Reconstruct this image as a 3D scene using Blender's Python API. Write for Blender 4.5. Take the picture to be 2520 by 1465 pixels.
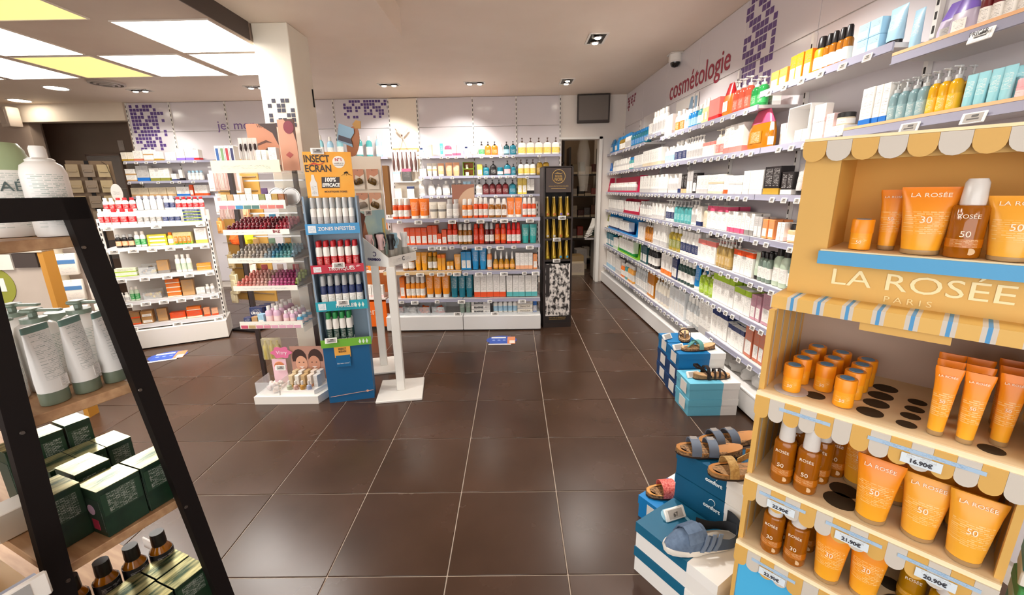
import bpy, bmesh, math, random
from mathutils import Matrix, Vector

# ------------------------------------------------------------------ camera, light, exposure
for o in list(bpy.data.objects):
    bpy.data.objects.remove(o)
SC = bpy.context.scene
COL = SC.collection
random.seed(7)
PI = math.pi
R = math.radians

cam_d = bpy.data.cameras.new('camera')
cam_d.sensor_width = 36
cam_d.lens = 1043.2 / 2520 * 36
cam_d.clip_start = .02
cam = bpy.data.objects.new('camera', cam_d)
COL.objects.link(cam)
def aim_camera(loc, pitch, yaw, roll):
    cp, sp = math.cos(pitch), math.sin(pitch)
    rz = Matrix.Rotation(yaw, 3, 'Z')
    fw, up, rt = rz @ Vector((0, cp, -sp)), rz @ Vector((0, sp, cp)), rz @ Vector((1, 0, 0))
    r2 = math.cos(roll) * rt + math.sin(roll) * up
    u2 = -math.sin(roll) * rt + math.cos(roll) * up
    m = Matrix((r2, u2, -fw)).transposed().to_4x4()
    m.translation = Vector(loc)
    cam.matrix_world = m
aim_camera((.26795, -1.27405, 1.39035), .2490495, .0071655, -.0163594)
SC.camera = cam

world = bpy.data.worlds.new('world')
SC.world = world
world.use_nodes = True
bg = world.node_tree.nodes['Background']
bg.inputs[0].default_value = (1.0, .98, .96, 1)      # even fill daylight, let in by the added opening behind the camera
bg.inputs[1].default_value = 1.4
SC.view_settings.view_transform = 'Standard'
SC.view_settings.look = 'None'
SC.view_settings.gamma = 1
SC.view_settings.use_curve_mapping = False
SC.view_settings.exposure = 1.5
SC.cycles.max_bounces = 7
SC.cycles.diffuse_bounces = 4
SC.cycles.transparent_max_bounces = 8
SC.cycles.caustics_reflective = False
SC.cycles.caustics_refractive = False
SC.cycles.sample_clamp_indirect = 6

# ------------------------------------------------------------------ colours and materials
HEX = dict(w='f3efe8', cream='efe4cc', ivory='ece3d2', gray='8d8883', lgray='c9c5c2', dgray='4a4644', black='1a1516', navy='22305f', blue='1f6fc4',
  azure='1484c8', azure2='1a8fcb', teal='16778c', teal2='2aa5a0', dteal='1d4f55', lteal='5bb7b8', lblue='a6cfe6', sky='55b9e3', orange='f27a16', orange2='f5961e',
  dorange='e8521a', redor='dd3f1c', red='cc1f26', red2='e2281f', dred='6d1b20', dred2='7d1a1c', fuch='c51f4d', rosepink='e0567a', pink='f3a9ae', lpink='f5d2cf',
  salmon='f0847a', coral='e8664c', peach='f2b083', apricot='f7b04f', apricot2='f29a5c', amber='b5701a', amber2='c67a10', amber3='9c5a18', gold='b08a2c', honey='c3a15c', honeyyel='d99a1e',
  yellow='f3d251', lemonade='dcd49a', yolk='f4b81c', oilyel='c9ae3c', lime='a9c934', green='2f9e50', dgreen='1c4038', sage='c3d3bb', sage2='8fa394', olive='8b8b3c', beige='d8c8ab',
  tan='c39a68', kraft='b98f5c', terra='cb7252', mauve='c5929f', lav='a7a9dc', purple='8268c4', lilac='d3c6dc', lilac2='b9adc0', brown='553526', plum='5a2038', frost='dfe2e2',
  clear='e6e9ea', fogblue='8fb0b5', ltube='96cfd8', marigold='f4a821')
def lin(h):
    h = HEX.get(h, h)
    v = [int(h[i:i + 2], 16) / 255 for i in (0, 2, 4)]
    return tuple(x / 12.92 if x <= .04045 else ((x + .055) / 1.055) ** 2.4 for x in v) + (1,)
MATS = {}
def nodes_of(name):
    m = bpy.data.materials.new(name)
    m.use_nodes = True
    nt = m.node_tree
    return m, nt, nt.nodes['Principled BSDF']
def pl(c, rough=.45, metal=0., trans=0., emit=0., alpha=1., bump=0., spec=.5):
    k = ('pl', c, rough, metal, trans, emit, alpha, bump, spec)
    if k in MATS: return MATS[k]
    m, nt, b = nodes_of('plain_' + str(c))
    b.inputs['Base Color'].default_value = lin(c)
    b.inputs['Roughness'].default_value = rough
    b.inputs['Metallic'].default_value = metal
    b.inputs['Transmission Weight'].default_value = trans
    b.inputs['Alpha'].default_value = alpha
    b.inputs['Specular IOR Level'].default_value = spec
    if emit:
        b.inputs['Emission Color'].default_value = lin(c)
        b.inputs['Emission Strength'].default_value = emit
    if bump:
        n = nt.nodes.new('ShaderNodeTexNoise'); n.inputs['Scale'].default_value = 60
        bp = nt.nodes.new('ShaderNodeBump'); bp.inputs['Strength'].default_value = bump; bp.inputs['Distance'].default_value = .002
        nt.links.new(n.outputs['Fac'], bp.inputs['Height']); nt.links.new(bp.outputs['Normal'], b.inputs['Normal'])
    MATS[k] = m
    return m
def _n(nt, t, **kw):
    n = nt.nodes.new(t)
    for a, v in kw.items(): setattr(n, a, v)
    return n
def _math(nt, op, a, b=None):
    n = _n(nt, 'ShaderNodeMath', operation=op)
    for i, v in enumerate((a, b)):
        if v is None: continue
        if isinstance(v, (int, float)): n.inputs[i].default_value = v
        else: nt.links.new(v, n.inputs[i])
    return n.outputs[0]
def pm(base, ink, z0=.25, z1=.75, rough=.4, rows=90, trans=0., top=None):
    """print: small broken lines of type on a plain ground, between two heights of the piece; top: second colour that fades in upwards"""
    k = ('pm', base, ink, z0, z1, rough, rows, trans, top)
    if k in MATS: return MATS[k]
    m, nt, b = nodes_of('print_%s_%s' % (base, ink))
    tc = _n(nt, 'ShaderNodeTexCoord')
    so = _n(nt, 'ShaderNodeSeparateXYZ'); nt.links.new(tc.outputs['Object'], so.inputs[0])
    sg = _n(nt, 'ShaderNodeSeparateXYZ'); nt.links.new(tc.outputs['Generated'], sg.inputs[0])
    cx = _n(nt, 'ShaderNodeCombineXYZ')
    nt.links.new(_math(nt, 'ADD', so.outputs[0], so.outputs[1]), cx.inputs[0]); nt.links.new(so.outputs[2], cx.inputs[1])
    br = _n(nt, 'ShaderNodeTexBrick', offset=.37, squash=1.0)
    nt.links.new(cx.outputs[0], br.inputs['Vector'])
    br.inputs['Scale'].default_value = rows
    br.inputs['Brick Width'].default_value = 1.3
    br.inputs['Row Height'].default_value = .42
    br.inputs['Mortar Size'].default_value = .11
    br.inputs['Color1'].default_value = (1, 1, 1, 1); br.inputs['Color2'].default_value = (0, 0, 0, 1); br.inputs['Mortar'].default_value = (0, 0, 0, 1)
    g = _math(nt, 'MULTIPLY', _math(nt, 'GREATER_THAN', sg.outputs[2], z0), _math(nt, 'LESS_THAN', sg.outputs[2], z1))
    g = _math(nt, 'MULTIPLY', g, _math(nt, 'MULTIPLY', _math(nt, 'GREATER_THAN', sg.outputs[0], .14), _math(nt, 'LESS_THAN', sg.outputs[0], .86)))
    f = _math(nt, 'MULTIPLY', _math(nt, 'MULTIPLY', br.outputs['Color'], g), .75)
    mx = _n(nt, 'ShaderNodeMix', data_type='RGBA')
    nt.links.new(f, mx.inputs[0])
    mx.inputs[6].default_value = lin(base); mx.inputs[7].default_value = lin(ink)
    if top:
        m2 = _n(nt, 'ShaderNodeMix', data_type='RGBA')
        nt.links.new(sg.outputs[2], m2.inputs[0])
        m2.inputs[6].default_value = lin(base); m2.inputs[7].default_value = lin(top)
        nt.links.new(m2.outputs[2], mx.inputs[6])
    nt.links.new(mx.outputs[2], b.inputs['Base Color'])
    b.inputs['Roughness'].default_value = rough
    b.inputs['Transmission Weight'].default_value = trans
    MATS[k] = m
    return m
def noisy(c1, c2, scale=6., rough=.4, bump=.0, rand=0., metal=0., stretch=None, lo=.35, hi=.65, spec=.5, rr=0.):
    k = ('noisy', c1, c2, scale, rough, bump, rand, metal, stretch, lo, hi, spec, rr)
    if k in MATS: return MATS[k]
    m, nt, b = nodes_of('noisy_%s_%s' % (c1, c2))
    tc = _n(nt, 'ShaderNodeTexCoord')
    mp = _n(nt, 'ShaderNodeMapping'); nt.links.new(tc.outputs['Object'], mp.inputs[0])
    if stretch: mp.inputs['Scale'].default_value = stretch
    oi = _n(nt, 'ShaderNodeObjectInfo')
    if rand: 
        cb = _n(nt, 'ShaderNodeCombineXYZ')
        for i in range(3): nt.links.new(_math(nt, 'MULTIPLY', oi.outputs['Random'], 37.0 + i * 11), cb.inputs[i])
        nt.links.new(cb.outputs[0], mp.inputs['Location'])
    n = _n(nt, 'ShaderNodeTexNoise'); n.inputs['Scale'].default_value = scale; n.inputs['Detail'].default_value = 5
    nt.links.new(mp.outputs[0], n.inputs['Vector'])
    cr = _n(nt, 'ShaderNodeValToRGB')
    cr.color_ramp.elements[0].position = lo; cr.color_ramp.elements[0].color = lin(c1)
    cr.color_ramp.elements[1].position = hi; cr.color_ramp.elements[1].color = lin(c2)
    nt.links.new(n.outputs['Fac'], cr.inputs[0])
    out = cr.outputs[0]
    if rand:
        hs = _n(nt, 'ShaderNodeHueSaturation')
        nt.links.new(out, hs.inputs['Color'])
        nt.links.new(_math(nt, 'ADD', _math(nt, 'MULTIPLY', oi.outputs['Random'], rand), 1 - rand / 2), hs.inputs['Value'])
        out = hs.outputs[0]
    nt.links.new(out, b.inputs['Base Color'])
    b.inputs['Roughness'].default_value = rough
    if rr:
        nt.links.new(_math(nt, 'ADD', _math(nt, 'MULTIPLY', n.outputs['Fac'], rr), rough - rr / 2), b.inputs['Roughness'])
    b.inputs['Metallic'].default_value = metal
    b.inputs['Specular IOR Level'].default_value = spec
    if bump:
        bp = _n(nt, 'ShaderNodeBump'); bp.inputs['Strength'].default_value = bump; bp.inputs['Distance'].default_value = .003
        nt.links.new(n.outputs['Fac'], bp.inputs['Height']); nt.links.new(bp.outputs['Normal'], b.inputs['Normal'])
    MATS[k] = m
    return m
def striped(cols, period, rough=.5, axis=0):
    """printed stripes along one local axis; cols = [(from fraction, colour)]"""
    k = ('st', tuple(cols), period, rough, axis)
    if k in MATS: return MATS[k]
    m, nt, b = nodes_of('striped')
    tc = _n(nt, 'ShaderNodeTexCoord'); so = _n(nt, 'ShaderNodeSeparateXYZ'); nt.links.new(tc.outputs['Object'], so.inputs[0])
    fr_ = _math(nt, 'FRACT', _math(nt, 'ADD', _math(nt, 'DIVIDE', so.outputs[axis], period), 20))
    cr = _n(nt, 'ShaderNodeValToRGB'); cr.color_ramp.interpolation = 'CONSTANT'
    e = cr.color_ramp.elements
    e[0].position = 0; e[0].color = lin(cols[0][1])
    e[1].position = cols[1][0]; e[1].color = lin(cols[1][1])
    for p_, c in cols[2:]:
        x = e.new(p_); x.color = lin(c)
    nt.links.new(fr_, cr.inputs[0]); nt.links.new(cr.outputs[0], b.inputs['Base Color'])
    b.inputs['Roughness'].default_value = rough
    MATS[k] = m
    return m
CLEAR = pl('f0f2f2', .1, trans=.4)
CLEARP = pl('e8ecee', .12, alpha=.28)
WHITE = pl('w', .35)
WOOD = noisy('b58c63', 'd2ad84', 9, .5, stretch=(1, 1, 8))
METAL = pl('b8b4b0', .3, metal=.9)
BLACKM = pl('150f0e', .6, spec=.2)

# ------------------------------------------------------------------ geometry helpers: a shape is (verts, faces, material index per face)
def g_box(w, d, h, c=(0, 0, 0), bev=0., mi=0, seg=1):
    """box centred in x and y, standing on z = c.z"""
    x, y = w / 2, d / 2
    v = [(-x, -y, 0), (x, -y, 0), (x, y, 0), (-x, y, 0), (-x, -y, h), (x, -y, h), (x, y, h), (-x, y, h)]
    f = [(0, 3, 2, 1), (4, 5, 6, 7), (0, 1, 5, 4), (1, 2, 6, 5), (2, 3, 7, 6), (3, 0, 4, 7)]
    if bev:
        bm = bmesh.new()
        vs = [bm.verts.new(p) for p in v]
        for q in f: bm.faces.new([vs[i] for i in q])
        bmesh.ops.bevel(bm, geom=list(bm.edges), offset=min(bev, w * .45, d * .45, h * .45), segments=seg, affect='EDGES', profile=.5)
        bm.verts.index_update()
        v = [tuple(p.co) for p in bm.verts]; f = [tuple(p.index for p in q.verts) for q in bm.faces]
        bm.free()
    v = [(a + c[0], b + c[1], e + c[2]) for a, b, e in v]
    return v, f, [mi] * len(f)
def g_ring_loft(rings, cap0=True, cap1=True, mi=0):
    n = len(rings[0]); v = [p for r in rings for p in r]; f = []
    for i in range(len(rings) - 1):
        for j in range(n):
            a, b = i * n + j, i * n + (j + 1) % n
            f.append((a, b, b + n, a + n))
    if cap0: f.append(tuple(range(n - 1, -1, -1)))
    if cap1: f.append(tuple(range(len(rings) * n - n, len(rings) * n)))
    return v, f, [mi] * len(f)
def ell(rx, ry, z, n=16, p=2., cx=0, cy=0):
    out = []
    for i in range(n):
        t = 2 * PI * i / n
        c, s = math.cos(t), math.sin(t)
        out.append((cx + rx * math.copysign(abs(c) ** (2 / p), c), cy + ry * math.copysign(abs(s) ** (2 / p), s), z))
    return out
def g_lathe(prof, n=14, k=1., p=2., c=(0, 0), mi=0):
    return g_ring_loft([ell(max(r, 1e-4), max(r * k, 1e-4), z, n, p, c[0], c[1]) for r, z in prof], mi=mi)
def g_prism(poly, axis='y', a=0., b=.01, mi=0):
    """extrude a polygon given in the two other axes (for 'y': x,z) from a to b"""
    def P_(p, t): return (p[0], t, p[1]) if axis == 'y' else ((t, p[0], p[1]) if axis == 'x' else (p[0], p[1], t))
    n = len(poly)
    v = [P_(p, a) for p in poly] + [P_(p, b) for p in poly]
    f = [tuple(range(n)), tuple(range(2 * n - 1, n - 1, -1))] + [((i + 1) % n, i, n + i, n + (i + 1) % n) for i in range(n)]
    return v, f, [mi] * len(f)
def g_tube(pts, r, n=8, mi=0, flat=1.):
    rings = []
    for i, p in enumerate(pts):
        p = Vector(p)
        t = (Vector(pts[min(i + 1, len(pts) - 1)]) - Vector(pts[max(i - 1, 0)])).normalized()
        a = t.cross(Vector((0, 0, 1)))
        if a.length < .05: a = t.cross(Vector((0, 1, 0)))
        a.normalize(); b = t.cross(a)
        rings.append([tuple(p + a * (r * math.cos(2 * PI * j / n)) + b * (r * flat * math.sin(2 * PI * j / n))) for j in range(n)])
    return g_ring_loft(rings, mi=mi)
def g_ribbon(pts, wid, th, wdir=(1, 0, 0), mi=0):
    """flat strap following pts, wide along wdir"""
    wd = Vector(wdir).normalized(); rings = []
    for i, p in enumerate(pts):
        p = Vector(p)
        t = (Vector(pts[min(i + 1, len(pts) - 1)]) - Vector(pts[max(i - 1, 0)])).normalized()
        nn = t.cross(wd)
        nn = nn.normalized() if nn.length > 1e-4 else Vector((0, 0, 1))
        rings.append([tuple(p + wd * (sx * wid / 2) + nn * (sy * th / 2)) for sx, sy in ((-1, -1), (1, -1), (1, 1), (-1, 1))])
    return g_ring_loft(rings, mi=mi)
def J(*gs):
    v, f, m = [], [], []
    for g in gs:
        o = len(v); v += g[0]; f += [tuple(i + o for i in q) for q in g[1]]; m += g[2]
    return v, f, m
def T(g, M_): return [tuple(M_ @ Vector(p)) for p in g[0]], g[1], g[2]
def mv(g, x=0, y=0, z=0): return [(a + x, b + y, c + z) for a, b, c in g[0]], g[1], g[2]
def rz(g, a): return T(g, Matrix.Rotation(a, 4, 'Z'))
def rx(g, a): return T(g, Matrix.Rotation(a, 4, 'X'))
def ry(g, a): return T(g, Matrix.Rotation(a, 4, 'Y'))
def mesh(name, g, mats, smooth=True, ang=40):
    me = bpy.data.meshes.new(name)
    me.from_pydata(g[0], [], g[1])
    if not isinstance(mats, (list, tuple)): mats = [mats]
    for m in mats: me.materials.append(m)
    me.polygons.foreach_set('material_index', g[2])
    bm = bmesh.new(); bm.from_mesh(me); bmesh.ops.recalc_face_normals(bm, faces=bm.faces); bm.to_mesh(me); bm.free()
    if smooth:
        me.shade_smooth(); me.set_sharp_from_angle(angle=R(ang))
    return me
def ob(name, me, parent=None, loc=(0, 0, 0), rot=0.):
    o = bpy.data.objects.new(name, me)
    COL.objects.link(o)
    o.location = loc
    o.rotation_euler = rot if isinstance(rot, (tuple, list)) else (0, 0, rot)
    if parent: o.parent = parent
    return o
def part(parent, name, g, mats, loc=(0, 0, 0), rot=0., smooth=True):
    return ob(name, mesh(name, g, mats, smooth), parent, loc, rot)
LABELS = {}
def tag(o, label, cat, group=None):
    LABELS.setdefault(label.lower(), []).append(o.name)
    o['label'] = label; o['category'] = cat
    if group: o['group'] = group
    return o
def thing(name, label, cat, loc=(0, 0, 0), rot=0., group=None):
    return tag(ob(name, None, None, loc, rot), label, cat, group)
def solid(name, label, cat, g, mats, loc=(0, 0, 0), rot=0., group=None, smooth=True):
    return tag(ob(name, mesh(name, g, mats, smooth), None, loc, rot), label, cat, group)
def struct(name, g, mats, loc=(0, 0, 0), rot=0., smooth=False):
    o = ob(name, mesh(name, g, mats, smooth), None, loc, rot)
    o['kind'] = 'structure'
    return o
TXT = {}
def text_mesh(s, size, mat, align='CENTER', depth=.0006, sx=1., bold=0., shear=0.):
    """lettering as thin mesh in the x-z plane, reading from -y"""
    k = (s, size, mat.name, align, sx, bold, shear)
    if k in TXT: return TXT[k]
    cu = bpy.data.curves.new('lettering', 'FONT')
    cu.body = s; cu.size = size; cu.align_x = align; cu.align_y = 'CENTER'; cu.extrude = depth / 2; cu.offset = bold; cu.shear = shear
    cu.resolution_u = 3
    t = bpy.data.objects.new('lettering', cu); COL.objects.link(t)
    me = bpy.data.meshes.new_from_object(t)
    bpy.data.objects.remove(t); bpy.data.curves.remove(cu)
    for v in me.vertices: v.co = (v.co.x * sx, -v.co.z, v.co.y)
    me.materials.clear(); me.materials.append(mat)
    TXT[k] = me
    return me
def text(parent, s, size, mat, loc, rot=0., **kw):
    return ob('lettering', text_mesh(s, size, mat, **kw), parent, loc, rot)
class Frame:
    """a fixture's own axes: x to the right along its front, y inwards, z up"""
    def __init__(s, o, a): s.o, s.a = o, a
    def w(s, x, y, z=0):
        c, n = math.cos(s.a), math.sin(s.a)
        return (s.o[0] + x * c - y * n, s.o[1] + x * n + y * c, z)
FR = dict(R=Frame((1.627, 5.13), math.atan2(-1, .025)), G=Frame((-1.04, 2.88), 0), B=Frame((-5.13, 4.87), 0),
          L=Frame((-3.305, 2.404), R(27.48)))
A27 = R(27.48)
FR['L'] = Frame((-2.626 - .75 * math.cos(A27) - .03 * math.sin(A27), 2.723 - .75 * math.sin(A27) + .03 * math.cos(A27)), A27)
LR = Frame((.869, -.313), R(-47))
EN = Frame((-1.002, 1.342), R(14.6))

# ------------------------------------------------------------------ the setting
ZC, ZS, ZD = 2.65, 2.466, 2.36          # main ceiling, soffit, dropped ceiling
WALLC = noisy('e6ddd4', 'e2d8ce', 3, .55)
CEILC = noisy('ecdccb', 'e7d6c4', 2, .6)
TILEM = noisy('3c291d', '483225', 2.2, .26, bump=.02, rand=.2, rr=.12)
GROUT = pl('b5a595', .8)
PANELW = pl('d9d3d6', .16)
def boxat(x0, x1, y0, y1, z0, z1, mi=0, bev=0.):
    return g_box(x1 - x0, y1 - y0, z1 - z0, ((x0 + x1) / 2, (y0 + y1) / 2, z0), bev, mi)
floor = struct('floor', boxat(-7.3, 2.3, -3.3, 7.6, -.06, -.0035), GROUT)
tile_me = mesh('tile', g_box(.4455, .4455, .012, (0, 0, -.012), .0018), TILEM, True)
rest = []
for c in range(-17, 5):
    for r in range(-8, 17):
        x, y = .45 * c + .225, .45 * r + .225
        if (-8 <= c and -2 <= r <= 7) or (0 <= c and 8 <= r <= 15):
            ob('tile', tile_me, floor, (x, y, 0))
        elif -7.2 < x < 2.2 and -3.2 < y < 7.5:
            rest.append(boxat(x - .2228, x + .2228, y - .2228, y + .2228, -.012, 0))
tf = part(floor, 'tile_field', J(*rest), TILEM)
tf['kind'] = 'stuff'

ceiling = struct('ceiling', boxat(-7.3, 2.3, -3.3, 7.6, ZC, ZC + .1), CEILC)
part(ceiling, 'soffit', boxat(-1.43, -.515, -3.3, 2.13, ZS, ZC), CEILC, smooth=False)
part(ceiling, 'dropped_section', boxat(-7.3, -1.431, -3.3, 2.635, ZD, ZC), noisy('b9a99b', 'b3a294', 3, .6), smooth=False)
part(ceiling, 'fascia', boxat(-1.431, -1.424, -3.3, 1.8, ZD - .002, ZS), pl('4a3d38', .5), smooth=False)
# walls
wall_back = struct('wall_back', J(boxat(-5.13, .964, 5.13, 5.25, 0, ZC), boxat(.964, 1.53, 5.13, 5.25, 2.085, ZC), boxat(1.53, 2.2, 5.13, 5.25, 0, ZC)), WALLC)
part(wall_back, 'door_casing', J(boxat(1.50, 1.545, 5.105, 5.27, 0, 2.10), boxat(.95, 1.545, 5.105, 5.27, 2.07, 2.10)), pl('e9e4dd', .4), smooth=False)
bays = [-5.13, -4.516, -3.74, -3.0, -2.225, -1.456, None, -1.052, -.285, .323, .936]
for a, b in zip(bays, bays[1:]):
    if a is None or b is None: continue
    for z0, z1 in ((.1, 2.259), (2.265, 2.646)):
        part(wall_back, 'panel', boxat(a + .003, b - .003, 5.108, 5.13, z0, z1, bev=.001), PANELW, smooth=False)
def slotted(parent, x, y, z0, z1, w=.022, step=.05, rot=0., col='e6e2dc'):
    g = [g_box(w, .02, z1 - z0, (0, 0, z0))]
    z = z0 + .02
    while z < z1 - .03:
        g.append(g_box(w * .42, .004, step * .55, (0, -.0095, z), mi=1)); z += step
    return part(parent, 'slotted_post', J(*g), [pl(col, .4), pl('2a2321', .7)], (x, y, 0), rot, smooth=False)
for x in (-5.12, -4.516, -3.74, -3.0, -2.225, -1.456, -1.056, -.285, .323, .938):
    slotted(wall_back, x, 5.1, .1, 2.645, .02, .06)
# the small room beyond the doorway and the recess at the far left
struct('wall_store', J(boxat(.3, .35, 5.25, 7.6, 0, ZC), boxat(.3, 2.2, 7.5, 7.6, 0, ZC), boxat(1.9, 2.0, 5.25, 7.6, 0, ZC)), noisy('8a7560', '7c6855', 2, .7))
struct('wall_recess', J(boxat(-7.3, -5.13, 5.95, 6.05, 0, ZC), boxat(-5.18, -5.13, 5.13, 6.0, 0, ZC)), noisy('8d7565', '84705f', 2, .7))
lint = struct('lintel_1', boxat(-7.3, -5.135, 5.06, 5.2, 2.415, ZC), noisy('d9cbb8', 'd2c3b0', 3, .6))
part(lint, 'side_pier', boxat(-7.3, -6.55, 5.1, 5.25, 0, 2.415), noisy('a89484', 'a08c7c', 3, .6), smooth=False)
struct('wall_left', boxat(-7.35, -7.25, -3.3, 6.05, 0, ZC), WALLC)
# right wall, a degree and a half off the tile grid
FRr = FR['R']
wall_right = struct('wall_right', J(*[g_box(10.6, .1, ZC, (3.2, .295, 0))]), WALLC, (FRr.o[0], FRr.o[1], 0), FRr.a)
edges = [0, .75, 1.53, 2.28, 3.02, 3.78, 4.5, 5.25, 6.0, 6.8]
for a, b in zip(edges, edges[1:]):
    for z0, z1 in ((.1, 2.215), (2.221, 2.646)):
        part(wall_right, 'panel', boxat(a + .002, b - .002, .236, .245, z0, z1, bev=.001), PANELW, smooth=False)
# unseen street side: a wide shop window opening put in for fill light
struct('wall_front', J(boxat(-7.3, -5.6, -3.35, -3.25, 0, ZC), boxat(1.6, 2.3, -3.35, -3.25, 0, ZC), boxat(-5.6, 1.6, -3.35, -3.25, 0, .35), boxat(-5.6, 1.6, -3.35, -3.25, 2.3, ZC)), WALLC)
# column
column = struct('column_1', g_box(.235, .29, ZS, (-1.3025, 1.965, 0), .004), noisy('e9e2d2', 'e4dccb', 3, .5))
part(column, 'edge_rail', g_box(.006, .012, .12, (-1.182, 2.08, 2.0)), BLACKM)
SQ = {}
def mosaic(parent, cells, pitch, col, org, ax, s=.82, th=.003):
    """small square vinyl tiles on a wall; cells = (column, row down), org = top corner, ax = direction of the columns"""
    k = (pitch, col, s)
    if k not in SQ: SQ[k] = mesh('mosaic_square', g_box(pitch * s, th, pitch * s, (0, 0, -pitch * s / 2), .0006), pl(col, .4), False)
    for c, r in cells:
        ob('mosaic_square', SQ[k], parent, (org[0] + ax[0] * c * pitch, org[1] + ax[1] * c * pitch, org[2] - r * pitch))
def rows_cells(txt): return [(c, r) for r, ln in enumerate(txt.split('/')) for c, ch in enumerate(ln) if ch == '#']
mosaic(column, rows_cells('.#.##/#.##./..##.#/#...##/#.##.#/.##..#'), .0305, '272238', (-1.372, 1.8185, 1.997), (1, 0))
mosaic(wall_back, rows_cells('..####.######.##/#..#..#####..##./###.##.##.###..#/.##.#..#.#.###../#......###..##../.#.##.....#.#...'), .0405, '5a4183', (-2.07, 5.1065, 2.615), (1, 0))
mosaic(wall_back, rows_cells('#.#.###../######.#./##.#..####/####.###./###.####.#/#####.##./##.###.#/#.######.#/.######..#/#####.##/##.###.#/..####.##/.##.#..#'), .047, '5a4183', (-5.07, 5.1065, 2.60), (1, 0))
mosaic(wall_right, rows_cells('.##.##.#/##.##..#/##..##../.###.##./..####.#/##.#####/#.####.#/###.##.#/.####..#/####.###/####.#../#.###.##/###..###/.##..#../##..#...'), .0475, '5d3f7c', (3.03, .2345, 2.625), (1, 0), s=.8)
mosaic(wall_right, rows_cells('##.#.##.##/###.##..#/.##.##.##/###...#./.#'), .036, '8a2f4a', (.10, .2345, 2.57), (1, 0), s=.8)
text(wall_right, 'cosmétologie', .243, pl('9c1f3c', .4), (2.235, .2335, 2.335), sx=.93, bold=.002)
text(wall_back, 'je  mon', .17, pl('7a5c9a', .4), (-3.62, 5.105, 2.33), sx=1.05)

# ceiling lights
LW, LY = 10, 11
def led_panel(cx, cy, yellow, i):
    lab = ('pale yellow' if yellow else 'white') + ' square ceiling light panel, ' + i
    t = thing('ceiling_light_panel', lab, 'ceiling light', (cx, cy, ZD), 0, 'square ceiling light panels')
    part(t, 'diffuser', g_box(.553, .555, .004, (0, 0, -.004)), pl('f6e391' if yellow else 'fffbf5', .5, emit=.33 if yellow else 7))
    part(t, 'frame', J(*[g_box(*a) for a in ((.57, .008, .007, (0, -.281, -.007)), (.57, .008, .007, (0, .281, -.007)), (.008, .554, .007, (-.281, 0, -.007)), (.008, .554, .007, (.281, 0, -.007)))]), pl('cfc4b8', .4))
colx = [-1.737, -2.378, -3.0, -3.63, -4.26]
rowsy = [2.328, 1.727, 1.125, .523, -.08]  # the two nearest rows are out of view, invented to carry the light forward
pat = ['WWYWW', 'WDWDW', 'DYDWD', 'WDWDW', 'DWDYD']
ordn = 'first second third fourth fifth sixth seventh eighth ninth tenth eleventh twelfth thirteenth fourteenth fifteenth sixteenth seventeenth eighteenth'.split()
for ri, (y, ln) in enumerate(zip(rowsy, pat)):
    for ci, ch in enumerate(ln):
        if ch in 'WY': led_panel(colx[ci], y, ch == 'Y', '%s from the column in the %s row from the far end' % (ordn[ci], ordn[ri]))
def spot(loc, target, energy, size=R(70), blend=.5, col=(1, .955, .89)):
    d = bpy.data.lights.new('spot_beam', 'SPOT')
    d.energy = energy; d.spot_size = size; d.spot_blend = blend; d.color = col; d.shadow_soft_size = .035
    o = bpy.data.objects.new('spot_beam', d); COL.objects.link(o)
    o.location = loc
    o.rotation_euler = (Vector(target) - Vector(loc)).to_track_quat('-Z', 'Y').to_euler()
def downlight(x, y, along, where, targets, e):
    w, d = (.24, .125) if along == 'x' else (.15, .27)
    t = thing('recessed_spotlight', 'square recessed twin spotlight in the ceiling ' + where, 'spotlight', (x, y, ZC), 0, 'recessed twin spotlights')
    part(t, 'trim_ring', J(*[g_box(*a) for a in ((w, .018, .006, (0, -d / 2, -.006)), (w, .018, .006, (0, d / 2, -.006)), (.018, d, .006, (-w / 2, 0, -.006)), (.018, d, .006, (w / 2, 0, -.006)))]), pl('e4ddd4', .4))
    part(t, 'recess', g_box(w - .016, d - .016, .0025, (0, 0, -.0025)), pl('120d0c', .3))
    for k in (-1, 1):
        c = (k * w * .25, 0) if along == 'x' else (0, k * d * .25)
        o = part(t, 'lamp', g_lathe([(.038, -.002), (.042, -.012), (.036, -.016), (.012, -.017)], 16, c=c), pl('a8a29c', .15, metal=1))
        part(o, 'bulb', g_lathe([(.028, -.0165), (.024, -.022), (.008, -.025)], 14, c=c), pl('fff2dc', .3, emit=12))
    for k, tg in zip((-1, 1), targets):
        lo = (x + (k * w * .25 if along == 'x' else 0), y + (k * d * .25 if along == 'y' else 0), ZC - .035)
        if k < 0: spot(lo, tg, e * 1.05, R(82), .45)
        else: spot(lo, (lo[0] * .6 + tg[0] * .4, lo[1] * .6 + tg[1] * .4, 0), e * 1.2, R(130), .8)
downlight(1.008, 2.846, 'y', 'over the aisle by the dome camera', [(1.85, 2.2, 1.0), (1.85, 3.4, 1.0)], 19 * 1.5)
downlight(.933, 4.333, 'y', 'near the wall screen', [(1.75, 4.3, 1.0), (.7, 4.6, 1.6)], 19 * .5)
downlight(-.182, 4.33, 'x', 'above the middle of the back wall', [(-.5, 5.05, 1.6), (.3, 5.05, 1.6)], 19)
downlight(-1.221, 4.334, 'x', 'right of the column', [(-1.5, 5.05, 1.6), (-.9, 5.05, 1.6)], 19)
downlight(-2.839, 4.335, 'x', 'half hidden behind the column', [(-3.1, 5.05, 1.5), (-2.5, 5.05, 1.5)], 19)
downlight(-4.303, 4.393, 'x', 'over the far left shelves', [(-4.8, 5.05, 1.4), (-4.2, 5.05, 1.4)], 19 * .6)
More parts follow.
